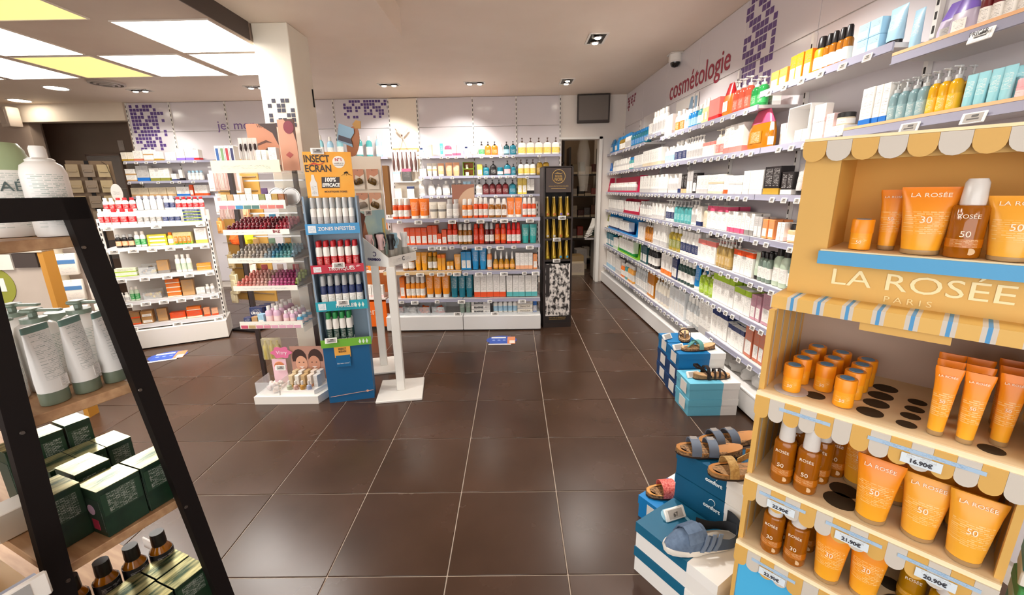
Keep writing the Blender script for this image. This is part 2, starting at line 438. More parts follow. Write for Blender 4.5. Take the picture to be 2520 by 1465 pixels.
downlight(1.05, 1.2, 'y', 'over the shoe boxes, added out of view', [(1.85, .9, 1.0), (1.85, 1.7, 1.0)], 19 * 1.5)  # unseen fitting, added to brighten the near right wall
downlight(1.05, -.35, 'y', 'above the sun care display, added out of view', [(1.25, -.15, .9), (1.75, .4, 1.2)], 19 * .35)  # unseen fitting, added to light the yellow sun care display
for x, y, wh in ((-5.142, 4.2, 'nearer the light panels'), (-6.297, 4.83, 'nearer the left corner')):
    t = thing('round_downlight', 'round white glowing downlight ' + wh, 'downlight', (x, y, ZC), 0, 'round downlights')
    part(t, 'ring', g_lathe([(.13, 0), (.13, -.006), (.108, -.008), (.108, 0)], 24), pl('e6e0d8', .4))
    part(t, 'diffuser', g_lathe([(.106, -.001), (.1, -.006), (.02, -.007)], 24), pl('fff6e6', .4, emit=14))
vent = thing('ceiling_vent', 'round grey ceiling air vent next to the light panels', 'vent', (-4.35, 4.0, ZC))
for k in range(3): part(vent, 'ring', g_lathe([(.17 - k * .05, 0), (.168 - k * .05, -.02 - k * .006), (.145 - k * .05, -.024 - k * .006), (.15 - k * .05, 0)], 24), pl('bdb3aa', .4))

# screen and dome camera
tv = thing('wall_screen', 'small switched off flat screen with brown black frame above the doorway', 'screen', (1.392, 5.06, 2.458), R(-4))
part(tv, 'housing', g_box(.445, .05, .37, (0, 0, -.185), .006), pl('2a1c17', .35))
part(tv, 'display', g_box(.40, .004, .315, (0, -.026, -.148)), pl('6e6660', .25))
part(tv, 'wall_bracket', g_box(.1, .05, .1, (0, .045, -.05)), BLACKM)
dome = thing('dome_camera', 'white ceiling dome security camera above the red wall lettering', 'security camera', (1.862, 3.30, ZC - .002))
part(dome, 'bracket', g_box(.13, .13, .012, (0, 0, -.012), .004), pl('d8d2cb', .4))
part(dome, 'housing', g_lathe([(.058, -.012), (.062, -.03), (.062, -.07), (.05, -.082)], 20), pl('ece7e0', .3))
part(dome, 'lens_dome', g_lathe([(.045, -.082), (.042, -.1), (.03, -.118), (.008, -.125)], 20), pl('15100f', .08))

# ------------------------------------------------------------------ products
NAMES = dict(B='carton', T='cream_tube', C='bottle', P='pump_bottle', S='spray_bottle', A='aerosol_can', J='jar', D='oil_bottle', R='refill_pouch')
CATS = dict(B='carton', T='tube', C='bottle', P='pump bottle', S='spray bottle', A='aerosol', J='jar', D='oil bottle', R='pouch')
SEE = {'amber', 'amber2', 'amber3', 'honey', 'honeyyel', 'gold', 'oilyel', 'frost', 'coral', 'green', 'yolk', 'fogblue', 'lime', 'orange_t', 'lteal', 'sage2', 'dred2'}
def bodym(c, ink='gray'):
    if c in SEE: return pl(c, .15, trans=.25)
    return pl(c, .32)
def capm(c): return CLEAR if c == 'clear' else pl(c, .35)
INK = {'black': 'lgray', 'navy': 'lgray', 'dteal': 'lblue', 'dgreen': 'lgray', 'dred': 'lpink', 'brown': 'tan'}
PROTO = {}
def bottle_rings(w, d, z0, z1, neck, p=2.4, n=14, sh=.18):
    h = z1 - z0
    return [ell(w * .46, d * .46, z0, n, p), ell(w * .5, d * .5, z0 + h * .03, n, p), ell(w * .5, d * .5, z0 + h * (1 - sh), n, p),
            ell(w * .44, d * .44, z0 + h * (1 - sh * .45), n, p), ell(w * .28, d * .28, z0 + h * (1 - sh * .1), n, 2.2), ell(neck, neck, z1, n, 2)]
def proto(kind, w, d, h, body, cap, label, band='foot'):
    k = (kind, round(w, 3), round(d, 3), round(h, 3), body, cap, label, band)
    if k in PROTO: return PROTO[k]
    ink = INK.get(body, 'gray')
    P = []
    if kind == 'B':
        P.append((None, mesh('carton', g_box(w, d, h, bev=.0012), pm(body, ink, .3, .92, .38, 72), False)))
        bh = h * (.22 if label not in ('w',) else .4)
        z = h - bh - .001 if band == 'top' else (.001 if label != 'w' else h * .12)
        if label == 'w': P.append(('label', mesh('label', g_box(w * .8, .0012, h * .42, (0, -d / 2 - .0004, h * .1)), pm('w', 'gray', .1, .9, .4, 110), False)))
        else: P.append(('printed_band', mesh('printed_band', g_box(w + .0008, d + .0008, bh, (0, 0, z)), pl(label, .4), False)))
    elif kind == 'T':
        ch = h * .14
        rr = [ell(w * .40, d * .44, ch, 14, 2), ell(w * .42, d * .46, ch + h * .05, 14, 2), ell(w * .45, d * .36, h * .5, 14, 2), ell(w * .48, d * .16, h * .84, 14, 2.2), ell(w * .49, .0022, h * .955, 14, 2.5), ell(w * .49, .0018, h, 14, 2.5)]
        P.append((None, mesh('cream_tube', g_ring_loft(rr), pm(body, INK.get(body, 'w' if label == 'w' and body not in ('w', 'ivory', 'lgray') else 'gray'), .3, .8, .3, 95))))
        P.append(('cap', mesh('cap', g_lathe([(w * .37, 0), (w * .39, ch * .1), (w * .39, ch)], 14, d / w * 1.05), capm(cap))))
        if label not in ('w', body): P.append(('printed_band', mesh('printed_band', g_ring_loft([ell(w * .453, d * .40, h * .42, 14), ell(w * .462, d * .34, h * .56, 14)], False, False), pl(label, .4))))
    elif kind in 'CS':
        bh = h * (.80 if kind == 'C' else .70)
        nk = min(w, d) * (.30 if kind == 'C' else .34)
        P.append((None, mesh('bottle', g_ring_loft(bottle_rings(w, d, 0, bh, nk, sh=.2 if kind == 'C' else .12)), bodym(body))))
        if kind == 'C': cg = g_lathe([(nk * 1.12, bh), (nk * 1.12, h * .985), (nk * .95, h)], 14)
        else: cg = g_lathe([(nk * 1.1, bh - .002), (nk * 1.15, bh + h * .03), (nk * .98, h * .96), (nk * .7, h)], 14)
        P.append(('cap', mesh('cap', cg, capm(cap))))
        P.append(('label', mesh('label', g_ring_loft([ell(w * .505, d * .505, bh * .16, 14, 2.4), ell(w * .505, d * .505, bh * .62, 14, 2.4)], False, False), pm(label, INK.get(label, 'gray' if label in ('w', 'lgray', 'lblue', 'ivory') else 'w'), .1, .9, .4, 100))))
    elif kind == 'P':
        bh = h * .72; nk = min(w, d) * .2
        P.append((None, mesh('pump_bottle', g_ring_loft(bottle_rings(w, d, 0, bh, nk * 1.1, sh=.2)), bodym(body))))
        P.append(('pump', mesh('pump', J(g_lathe([(nk * 1.35, bh - .001), (nk * 1.35, bh + h * .07), (nk * .7, bh + h * .085)], 12), g_lathe([(nk * .4, bh + h * .08), (nk * .4, h * .93)], 8), g_box(nk * 1.9, nk * 1.7, h * .055, (0, 0, h * .93), .002), g_box(nk * .8, nk * 2.6, h * .03, (0, -nk * 1.8, h * .945), .001)), capm(cap))))
        P.append(('label', mesh('label', g_ring_loft([ell(w * .505, d * .505, bh * .14, 14, 2.4), ell(w * .505, d * .505, bh * .58, 14, 2.4)], False, False), pm(label if label != 'w' or body == 'w' else body, INK.get(label, 'gray' if label in ('lgray', 'lblue') else 'w'), .1, .9, .4, 100))))
    elif kind == 'A':
        r = min(w, d) * .48; bh = h * .8
        P.append((None, mesh('aerosol_can', g_lathe([(r * .94, 0), (r, .004), (r, bh * .9), (r * .9, bh * .96), (r * .7, bh)], 16), pl(body, .25))))
        P.append(('cap', mesh('cap', g_lathe([(r * .72, bh - .001), (r * .72, h * .96), (r * .6, h)], 14), capm(cap))))
        P.append(('label', mesh('label', g_lathe([(r * 1.01, bh * .2), (r * 1.01, bh * .6)], 16), pm(body if label == 'w' else label, 'w', .1, .9, .4, 100))))
    elif kind == 'J':
        r = w * .48
        P.append((None, mesh('jar', g_lathe([(r * .9, 0), (r, h * .06), (r, h * .6), (r * .94, h * .63)], 18), bodym(body))))
        P.append(('lid', mesh('lid', g_lathe([(r * 1.01, h * .63), (r * 1.01, h * .96), (r * .9, h)], 18), capm(cap))))
        P.append(('label', mesh('label', g_lathe([(r * 1.008, h * .12), (r * 1.008, h * .5)], 18), pm(label, 'gray', .1, .9, .4, 100))))
    elif kind == 'D':
        r = w * .48; bh = h * .62
        P.append((None, mesh('oil_bottle', g_lathe([(r * .9, 0), (r, .006), (r, bh * .62), (r * .7, bh * .85), (r * .3, bh)], 16), bodym(body))))
        P.append(('pump', mesh('pump', J(g_lathe([(r * .42, bh - .002), (r * .42, bh + h * .1), (r * .3, h * .95), (r * .2, h)], 12)), capm(cap))))
        P.append(('label', mesh('label', g_lathe([(r * 1.01, bh * .14), (r * 1.01, bh * .5)], 16), pm('apricot', 'w', .1, .9, .4, 100))))
    elif kind == 'R':
        rr = [ell(w * .44, d * .42, 0, 16, 3.5), ell(w * .5, d * .5, h * .12, 16, 3), ell(w * .49, d * .48, h * .45, 16, 2.8), ell(w * .46, d * .34, h * .66, 16, 2.6), ell(w * .34, d * .2, h * .86, 16, 2.6), ell(w * .26, .004, h, 16, 3)]
        P.append((None, mesh('refill_pouch', g_ring_loft(rr), bodym(body))))
        P.append(('collar', mesh('collar', g_ring_loft([ell(w * .465, d * .36, h * .655, 16, 2.6), ell(w * .345, d * .21, h * .86, 16, 2.6), ell(w * .265, .0045, h * 1.004, 16, 3)], False, True), pl(cap, .2))))
        P.append(('label', mesh('label', g_box(w * .5, .002, h * .3, (0, -d * .5 - .0005, h * .16)), pm(body if body in SEE else label, 'w' if body in SEE else 'gray', .05, .95, .35, 90), False)))
    PROTO[k] = P
    return P
def put(P, name, label, cat, loc, rot, group=None):
    o = ob(name, P[0][1], None, loc, rot)
    tag(o, label, cat, group)
    for n, me in P[1:]: ob(n, me, o)
    return o
USED = {}
def uniq(label):
    k = label.lower(); USED[k] = USED.get(k, 0) + 1
    return label if USED[k] == 1 else label.replace(', ', ', %s lot, ' % ordn[min(USED[k] - 1, 7)], 1)
RUNS = {}
def run_shelf(fk, key, z, y, where, lines):
    f = FR[fk]; spans = []
    for ln in lines:
        a, desc = ln.split('|'); t = a.split()
        kind, x0, x1, n, h = t[0], float(t[1]), float(t[2]), int(t[3]), float(t[4])
        body, cap, label = t[5:8]
        span = x1 - x0
        stack = 2 if ('stack' in desc or 'block' in desc or 'even rows' in desc) and n > 1 else 1
        cols = max(1, round(n / stack))
        if fk == 'R' and kind != 'R': cols = max(cols, math.ceil(span / (.078 if x0 < 2.3 else .1)))
        iw = span / cols
        w = iw * .95
        d = min(w, .055) if kind in 'CSPAJD' else (min(.05, w * .75) if kind == 'T' else (min(.075, max(.03, w)) if kind == 'B' else min(w * .5, .08)))
        if kind in 'AJD': d = w
        band = 'top' if any(s in desc for s in (' top', 'lid', 'corner', 'cap', 'edge')) else 'foot'
        P = proto(kind, w, d, h / stack - (.001 if stack > 1 else 0), body, cap, label, band)
        lab = uniq(desc + ', ' + where)
        rows = 1
        if fk == 'R' and key in ('S4', 'S5', 'S6', 'S7', 'S8', 'N2') and x0 > 1.4 and stack == 1: rows = 2
        if fk == 'G' and key != 'G6': rows = 2
        if 'leaning' in desc or 'single' in desc: rows = 1
        many = cols * stack * rows > 1
        ex = .0
        if any(abs(x0 - s[0]) < (s[1] - s[0]) and x0 < s[1] - .012 and x1 > s[0] + .012 for s in spans): ex = .075
        spans.append((x0, x1))
        for r_ in range(rows):
            for c in range(cols):
                for s in range(stack):
                    jx = random.uniform(-.02, .02) * iw
                    yy = y + ex + d / 2 + r_ * (d + .012) + random.uniform(0, .006)
                    one = lab
                    if many and len(lab.split()) <= 12:
                        one = '%s %s%s from the left, ' % (ordn[min(c, 17)], ('upper ', '')[1 - s] if stack > 1 and s else '', desc) + lab.split(', ', 1)[1] if ', ' in lab else lab
                        if stack > 1 and not s: one = one.replace(desc, 'lower ' + desc, 1)
                        if r_: one = one.replace(' from the left', ' in the back row', 1)
                        if len(one.split()) > 16 or one.count(desc) != 1: one = lab
                    put(P, ('skincare_carton' if fk == 'R' else 'medicine_carton' if fk == 'B' and key[0] == 'L' else 'carton') if kind == 'B' else NAMES[kind], one, CATS[kind], f.w(x0 + iw * (c + .5) + (jx if stack == 1 else 0), yy if stack == 1 else y + d / 2, z + .0008 + s * h / stack), f.a + (random.uniform(-.07, .07) if stack == 1 else 0), lab if many else None)
        RUNS.setdefault((fk, key), []).append(((x0 + x1) / 2, x1 - x0))
TABLES = '''
@R T1 1.860 .03|top shelf of the right wall, far end
R -0.033 0.454 2 0.186 azure azure w|azure refill bottle
C 0.475 0.746 2 0.172 gold azure w|gold bath oil bottle with azure cap
C 0.746 0.993 2 0.179 w azure lgray|white milk bottle with azure cap
C 0.993 1.617 5 0.161 teal azure azure|deep blue cleansing bottle
@R T2 1.905 .03|raised top shelf of the right wall
B 1.634 1.735 1 0.126 w w lgray|short white carton
C 1.735 2.100 5 0.224 w w lgray|tall white lotion bottle
@R T3 1.855 .03|top right shelf beside the purple mosaic
B 2.110 2.290 2 0.177 w w lgray|white carton
B 2.251 2.328 1 0.115 orange orange w|small orange carton
C 2.337 2.525 2 0.180 w w orange|white bottle with orange band
T 2.533 2.624 2 0.161 w w lblue|white tube with pale blue print
C 2.624 2.778 3 0.153 azure w lblue|azure bottle with white cap
C 2.786 2.865 1 0.155 lteal w w|grey green bottle
R 2.865 2.987 2 0.176 lemonade w w|pale yellow refill pouch
B 2.987 3.160 2 0.151 salmon salmon red|salmon pink carton
R 3.166 3.310 1 0.216 orange red w|orange refill pouch with red collar
P 3.316 3.522 3 0.207 coral w w|coral shower gel pump bottle
P 3.522 3.670 2 0.170 green w w|green gel pump bottle
B 3.559 3.661 2 0.113 w w lgray|white carton leaning before green bottles
@R T4 1.920 .03|raised top shelf, above the open white carton
B 3.739 3.887 2 0.091 apricot apricot w|apricot carton with white panel
B 3.897 4.057 3 0.129 orange2 orange2 w|bright orange carton numbered 30
S 4.063 4.126 1 0.167 orange2 black w|orange spray bottle with black top
S 4.131 4.288 4 0.161 amber black w|amber oil spray bottle with black top
B 4.274 4.343 1 0.081 lblue lblue w|pale blue carton, single
B 4.347 4.467 4 0.127 lblue lblue w|pale blue carton in the stack of four
T 4.467 4.552 1 0.142 lblue black w|tall pale blue tube with black cap
@R N1 1.867 .03|uppermost near shelf of the right wall
T 4.592 4.639 1 0.149 lblue lblue w|pale blue tube behind the purple pouches
R 4.609 4.730 1 0.153 lilac purple w|lilac refill pouch with purple collar
R 4.739 4.832 1 0.122 lilac2 purple w|greyish lilac pouch with purple collar
C 4.837 4.982 4 0.131 dred dred w|dark red shampoo bottle
@R N2 1.621 .03|second near shelf of the right wall
B 4.424 4.559 4 0.160 w w blue|white carton with a blue drop
P 4.559 4.715 4 0.159 fogblue clear w|grey blue micellar pump bottle
P 4.718 4.829 3 0.159 yolk clear w|yellow cleansing oil pump bottle
T 4.843 4.992 4 0.114 ltube ltube w|pale turquoise tube
J 5.003 5.060 2 0.066 pink pink lpink|pink jar
@R S2 1.605 .03|second shelf of the right wall
T -0.064 0.104 1 0.132 blue w w|single blue tube
T 0.150 0.970 7 0.151 w w lgray|small white tube
C 0.970 1.187 2 0.140 lteal azure w|turquoise bottle
B 1.187 1.487 3 0.143 w w lgray|white carton beside the turquoise bottles
B 1.502 2.073 7 0.165 w w beige|slim white carton with beige print
C 2.148 2.359 3 0.146 w w lblue|white bottle with pale blue print
C 2.368 2.626 3 0.176 w w navy|white bottle with navy stripe
P 2.634 2.930 6 0.177 w w lgray|slim white pump bottle
B 2.944 3.128 3 0.108 w w salmon|white carton with pink corner
P 3.134 3.253 2 0.181 ivory ivory salmon|ivory pump bottle
B 3.259 3.501 3 0.182 w w salmon|large white carton with red end
R 3.520 3.765 1 0.226 amber2 rosepink w|big amber refill pouch with pink collar
S 3.773 3.804 1 0.140 amber2 w w|amber pump bottle beside the refill pouch
B 3.773 3.963 4 0.129 w w lpink|tall white carton with pale pink edge
B 4.145 4.224 4 0.162 w lpink lpink|white carton in the pink stack
B 4.229 4.281 2 0.108 lpink lpink w|pale pink slim carton
@R S3 1.339 .03|third shelf of the right wall
C 0.029 1.251 11 0.117 w w lgray|small white bottle in the fuchsia tray
B 1.450 2.273 11 0.171 w w lgray|white carton between fuchsia tray and sprays
C 2.273 2.523 3 0.168 w w lgray|white spray bottle with pointed cap
B 2.532 2.594 1 0.162 lgray lgray navy|grey carton with navy patch
B 2.594 2.696 1 0.153 black black peach|black and peach carton
B 2.704 2.824 2 0.181 lgray lgray w|light grey carton
B 2.831 2.892 1 0.158 black black w|black slim carton
B 2.899 3.094 3 0.135 w w lgray|short white carton
B 3.101 3.315 5 0.134 w w beige|white carton in two even rows
B 3.321 3.388 2 0.123 w w dorange|white carton with orange band
B 3.393 3.568 4 0.119 w w lgray|small white carton in the stacked block
B 3.577 3.782 3 0.142 w w lgray|tall white carton with dark base line
B 3.790 3.952 2 0.156 black black gold|large black carton with gold print
B 3.956 4.049 2 0.120 black black lgray|low black carton
T 4.056 4.127 1 0.157 lgray black w|pearl grey tube
B 4.130 4.175 1 0.126 orange2 orange2 black|orange carton with black label
@R S4 1.087 .03|fourth shelf of the right wall
B 0.046 0.845 7 0.147 w w lgray|narrow white carton
B 0.883 1.452 6 0.139 w w fuch|white carton in the red trimmed tray
C 1.482 1.892 4 0.157 lgray lgray w|pearl grey bottle
B 1.904 2.239 4 0.151 w w lgray|white carton beside the pearl bottles
P 2.260 2.462 2 0.189 w w navy|white pump bottle with navy label
P 2.472 2.828 5 0.189 lteal lgray w|turquoise gel pump bottle
P 2.836 2.944 1 0.201 w w lgray|single white pump bottle
B 2.951 3.023 1 0.153 w w navy|slim white carton with navy seal
P 3.031 3.120 1 0.181 beige lgray w|beige pump bottle
B 3.127 3.425 4 0.164 w w rosepink|white carton with rose corner
B 3.436 3.641 5 0.137 w w rosepink|white carton with pale rose foot
B 3.651 3.743 2 0.135 w w gray|white carton with grey side
B 3.752 3.829 2 0.120 lgray lgray w|silvery slim carton
B 3.837 3.941 1 0.110 apricot2 apricot2 w|apricot carton
B 3.894 3.971 1 0.050 w w lgray|small square white carton
B 3.978 4.043 2 0.102 w w lpink|white cube carton in the pair
S 4.050 4.118 1 0.099 peach black w|peach perfume bottle
@R S5 .828 .03|fifth shelf of the right wall
C -0.089 0.114 1 0.173 olive olive w|olive bottle
B 0.114 0.612 4 0.160 w w navy|white carton in the blue tray
B 0.654 1.110 5 0.141 w w navy|white slim carton with navy back
B 1.470 1.703 2 0.182 w w lgray|white carton beside the blue wedge
P 1.717 1.966 2 0.214 amber2 w w|amber oil pump bottle
B 1.979 2.374 6 0.218 w w lgray|tall white carton
C 2.395 2.644 3 0.200 oilyel w olive|yellow oil bottle
C 2.653 3.004 6 0.194 w w navy|white bottle with navy dash
B 3.012 3.303 4 0.164 w w salmon|white carton with salmon top
P 3.310 3.513 5 0.204 honey w w|honey coloured pump bottle
C 3.423 3.556 1 0.135 w red w|white bottle with a red cap
B 3.561 3.790 5 0.155 w w dorange|white carton with orange red top
T 3.794 3.834 1 0.165 sage black w|sage tube
C 3.834 3.959 3 0.177 sage2 black w|sage green flacon with black pump
C 3.966 4.101 2 0.215 sage black w|pale sage tall bottle with black cap
C 4.108 4.176 2 0.190 sage2 black w|small sage flacon
@R S6 .577 .03|sixth shelf of the right wall
B -0.022 0.393 2 0.172 teal teal w|teal blue carton
B 0.416 0.677 3 0.147 w w sage|white carton beside the teal ones
B 0.697 1.325 7 0.177 w w green|white carton in the lime tray
B 1.607 1.833 2 0.195 dteal dteal w|dark teal carton
C 1.846 2.112 3 0.219 black w w|black bottle
B 1.912 2.014 1 0.071 w w lgray|low white carton
P 2.039 2.251 3 0.192 w w lgray|white pump bottle
B 2.262 2.525 4 0.188 w w orange|white carton with orange band
B 2.534 2.649 2 0.188 navy navy w|navy carton
C 2.658 2.964 5 0.194 dgreen w w|dark green bottle
T 2.972 3.071 1 0.203 azure w w|bright blue tube
P 3.078 3.318 3 0.196 lime w w|lime green pump bottle
B 3.325 3.609 5 0.199 w w lime|white carton with lime top
B 3.620 3.817 3 0.163 w w lime|squat white carton with lime top
B 3.822 3.923 2 0.158 mauve mauve w|mauve carton
B 3.932 4.021 1 0.189 mauve mauve w|tall mauve carton
B 4.029 4.105 2 0.149 lav lav w|lavender carton
@R S7 .260 .03|lowest shelf of the right wall
B 0.056 0.537 4 0.226 w w lblue|white carton with pale blue side
B 0.559 0.814 1 0.193 w w lgray|plain white carton
C 0.834 0.991 1 0.175 orange w w|orange baby bottle
C 1.011 1.122 1 0.201 lteal w w|turquoise baby bottle
C 1.140 1.383 2 0.204 apricot w w|apricot baby bottle
C 1.449 1.893 3 0.230 frost frost w|frosted clear bottle
B 1.893 2.100 2 0.255 amber2 amber2 w|amber tall carton
P 2.125 2.507 3 0.260 ivory w lgray|ivory pump bottle
B 2.527 2.881 5 0.244 frost frost w|frosted carton
C 2.890 3.151 4 0.235 frost w w|clear water bottle
B 3.158 3.359 3 0.271 w w lgray|tall pearl carton
@R S8 .325 .03|lowest shelf near the shoe boxes
B 3.352 3.576 5 0.194 w w navy|white carton with navy lid
B 3.587 3.796 4 0.146 w w navy|squat white carton with navy lid
B 3.800 3.890 1 0.207 terra terra w|slim terracotta carton
B 3.899 4.123 4 0.201 terra terra w|terracotta carton with white label
@G G2 1.130 .05|top shelf of the sun care gondola
S 0.118 0.289 3 0.191 dorange w w|orange red sun spray with white cap
T 0.297 0.476 2 0.188 orange w w|orange sun cream tube
T 0.484 0.647 2 0.154 ivory ivory gray|ivory sun cream tube
C 0.651 0.774 2 0.179 lgray lgray w|pearl grey sun spray
S 0.802 0.906 2 0.180 orange w w|orange sun mist
S 0.917 1.056 3 0.190 dorange w w|orange red sun mist with white panel
S 1.060 1.187 2 0.180 amber w w|amber sun oil bottle
S 1.191 1.239 1 0.178 amber3 w w|single amber sun oil bottle
T 1.239 1.390 2 0.185 orange w w|orange family size tube
S 1.394 1.529 3 0.182 dorange w w|orange red spray at the shelf end
@G G3 .875 .05|second shelf of the sun care gondola
B 0.221 0.448 4 0.163 dorange dorange w|orange red carton
B 0.452 0.549 2 0.184 dorange dorange w|tall orange red carton
B 0.549 0.589 1 0.104 dorange dorange w|short orange red carton
B 0.593 0.641 1 0.143 dorange dorange w|narrow orange red carton
S 0.645 0.750 2 0.213 redor redor w|red after sun spray
S 0.754 0.892 3 0.195 amber w w|amber sun oil spray
A 0.904 1.013 2 0.193 redor redor w|orange red aerosol
S 1.017 1.109 2 0.203 dred2 clear w|dark red oil bottle
A 1.113 1.230 2 0.190 redor redor orange|orange red aerosol with round shoulder
S 1.234 1.375 3 0.199 red2 red2 w|bright red spray
T 1.383 1.536 2 0.181 teal2 teal2 w|turquoise after sun tube
@G G4 .615 .05|third shelf of the sun care gondola
C 0.176 0.299 2 0.172 amber w w|amber bottle
T 0.304 0.431 2 0.178 marigold marigold w|marigold cream tube
C 0.435 0.533 2 0.176 gold marigold w|golden oil bottle
B 0.537 0.611 2 0.158 marigold marigold orange|marigold wedge carton
B 0.627 0.693 2 0.083 marigold marigold w|small marigold carton
T 0.697 0.771 1 0.152 apricot apricot w|apricot cream tube
B 0.771 0.873 2 0.183 azure2 azure2 w|blue sun care carton
T 0.877 1.029 2 0.213 azure2 azure2 w|blue sun care tube
C 1.033 1.082 1 0.200 apricot2 w w|apricot mist bottle
D 1.090 1.315 4 0.169 honeyyel w w|honey sun oil bottle with white pump
B 1.319 1.491 4 0.162 w w peach|white and peach carton
B 1.495 1.536 1 0.148 apricot2 apricot2 w|apricot carton at the shelf end
@G G5 .330 .05|fourth shelf of the sun care gondola
B 0.137 0.187 1 0.214 orange orange w|orange open carton
S 0.195 0.391 4 0.220 orange2 w w|slim orange spray with white cap
T 0.395 0.645 3 0.246 orange2 frost w|orange children cream tube
T 0.650 0.883 3 0.238 teal teal w|teal cream tube
B 0.891 1.216 5 0.234 w w dorange|white carton with orange foot
B 1.224 1.536 5 0.220 w w lteal|white carton with turquoise foot
@G G6 .160 .05|plinth of the sun care gondola
T 0.729 0.855 2 0.144 sage2 sage2 w|sage green tube
C 1.082 1.334 5 0.143 w navy lblue|white bottle with blue foot
B 1.493 1.531 2 0.140 blue blue w|blue pouch carton
@B B1 1.860 .04|top shelf of the back wall
C 4.088 4.162 1 0.112 lblue navy w|small white bottle with navy outline
B 4.178 4.280 1 0.152 beige olive w|ivory carton with olive edge
T 4.387 4.433 1 0.165 lteal w w|small mint tube
C 4.450 4.551 1 0.169 rosepink w w|rose shower gel bottle
B 4.557 4.675 2 0.146 lpink lpink rosepink|pink carton
C 4.709 4.794 1 0.118 w navy lav|white bottle with navy edge
P 4.924 5.008 1 0.183 w black green|white pump bottle with mint label
P 5.008 5.194 2 0.181 orange black w|orange pump bottle
C 5.200 5.262 1 0.142 lpink lpink w|pale pink bottle
P 5.268 5.352 1 0.177 dteal black lblue|dark green pump bottle with blue label
P 5.358 5.448 1 0.181 teal black w|teal pump bottle
P 5.471 6.050 5 0.223 w brown yellow|big white pump bottle with yellow label
@B B2 1.590 .04|second shelf of the back wall
B 4.086 4.183 1 0.102 w w lpink|white carton with pale pink band
T 4.189 4.332 2 0.176 ivory ivory peach|ivory tube with peach print
T 4.338 4.435 1 0.174 peach w w|peach tube
T 4.446 4.652 2 0.182 peach peach w|peach body cream tube
B 4.891 4.966 1 0.149 yellow yellow w|pale yellow carton
P 4.971 5.063 1 0.153 teal black w|small teal pump bottle
P 5.074 5.165 1 0.194 black black w|black pump bottle
J 5.171 5.262 1 0.106 teal teal w|teal jar
P 5.268 5.365 1 0.197 teal black pink|teal pump bottle with pink label
P 5.370 5.439 1 0.152 teal black w|short teal pump bottle
P 5.467 5.718 3 0.208 w brown yellow|white pump bottle with yellow label
P 5.724 5.906 2 0.232 gold w w|golden oil bottle with white pump
@B B3 1.330 .04|third shelf of the back wall
C 4.057 4.143 1 0.203 w w lgray|white bottle
C 4.189 4.293 1 0.201 lgray lgray w|clear grey bottle
C 4.299 4.380 1 0.155 lgray lgray w|low clear grey bottle
C 4.392 4.501 1 0.198 lgray w w|clear bottle with white cap
C 4.513 4.680 2 0.201 gray w w|smoky bottle
T 4.686 4.801 2 0.182 lblue navy w|grey blue tube
P 4.865 4.963 1 0.207 w black lgray|white pump bottle with black pump
P 4.963 5.332 4 0.203 dred black w|dark red pump bottle
P 5.337 5.441 1 0.199 teal black w|petrol pump bottle
B 5.458 5.585 2 0.225 yellow yellow w|yellow and white carton
B 5.591 5.694 2 0.201 w w black|white carton with black dot
@B L1 1.860 .04|top shelf of the far left wall
B -0.058 0.107 2 0.119 ivory ivory gold|ivory carton with gold picture
B 0.113 0.244 1 0.138 w w terra|white carton with brown picture
B 0.256 0.387 2 0.152 w w tan|white box of the pair in the stack
B 0.398 0.484 1 0.123 w w gold|white carton with gold picture
B 0.558 0.706 4 0.109 w w lgray|tiny white sachet carton
B 0.712 0.957 2 0.154 w w purple|tall white carton with violet picture
B 0.957 1.036 1 0.141 w w red|white carton with red stamp
@B L2 1.590 .04|second shelf of the far left wall
B -0.055 0.095 2 0.168 w w tan|white carton with tan picture, in a stack
B 0.101 0.280 2 0.208 lgray lgray blue|grey and blue carton
B 0.286 0.568 4 0.172 w w olive|white carton with olive picture
B 0.585 0.660 1 0.092 w w navy|short white carton
B 0.701 0.752 1 0.145 w w black|narrow white carton
C 0.810 1.029 4 0.131 frost lblue w|clear blue bottle
@B L3 1.380 .04|third shelf of the far left wall
B -0.036 0.604 5 0.120 beige beige tan|beige carton with brown picture
B 0.616 0.802 3 0.124 w w blue|white carton with blue print
B 0.807 0.860 1 0.150 dorange dorange w|orange red carton
B 0.871 1.057 3 0.142 w w dorange|white carton with orange print
@L K1 1.150 .03|top shelf of the angled gondola
C -0.008 0.073 2 0.134 w w red|white spray with red band
C 0.076 0.248 3 0.130 w red red|white repellent bottle with red cap
C 0.253 0.433 4 0.106 w w gray|white bottle with grey label
C 0.436 0.571 3 0.100 w w navy|white bottle with navy label
@L K1b 1.265 .10|raised back row of the angled gondola
C 0.026 0.106 2 0.110 w w red|white spray with pointed tip
C 0.109 0.252 3 0.111 w red red|white bottle with red cap
C 0.255 0.451 4 0.125 frost clear lgray|clear sprayer
C 0.454 0.536 2 0.122 w clear navy|clear capped sprayer with navy label
C 0.539 0.761 5 0.108 w red red|slim white bottle with red cap
@L K2 .945 .03|second shelf of the angled gondola
C 0.067 0.199 3 0.113 black clear peach|black bottle with clear cap
C 0.202 0.285 2 0.136 w w green|white and green bottle
C 0.439 0.485 1 0.112 yellow orange w|yellow bottle with orange cap
B 0.649 0.745 1 0.140 w w yellow|white hanging card pack
@L K3 .685 .03|third shelf of the angled gondola
C 0.456 0.587 3 0.164 w w sage|white bottle with sage shoulder
@L K4 .455 .03|fourth shelf of the angled gondola
C 0.005 0.074 2 0.082 w w lgray|low white bottle
C 0.077 0.150 2 0.129 sage w green|white tube with green stripe
B 0.575 0.647 2 0.066 w w lgray|white slim carton
C 0.650 0.726 2 0.090 w w lgray|white bottle
'''
cur = None; buf = []
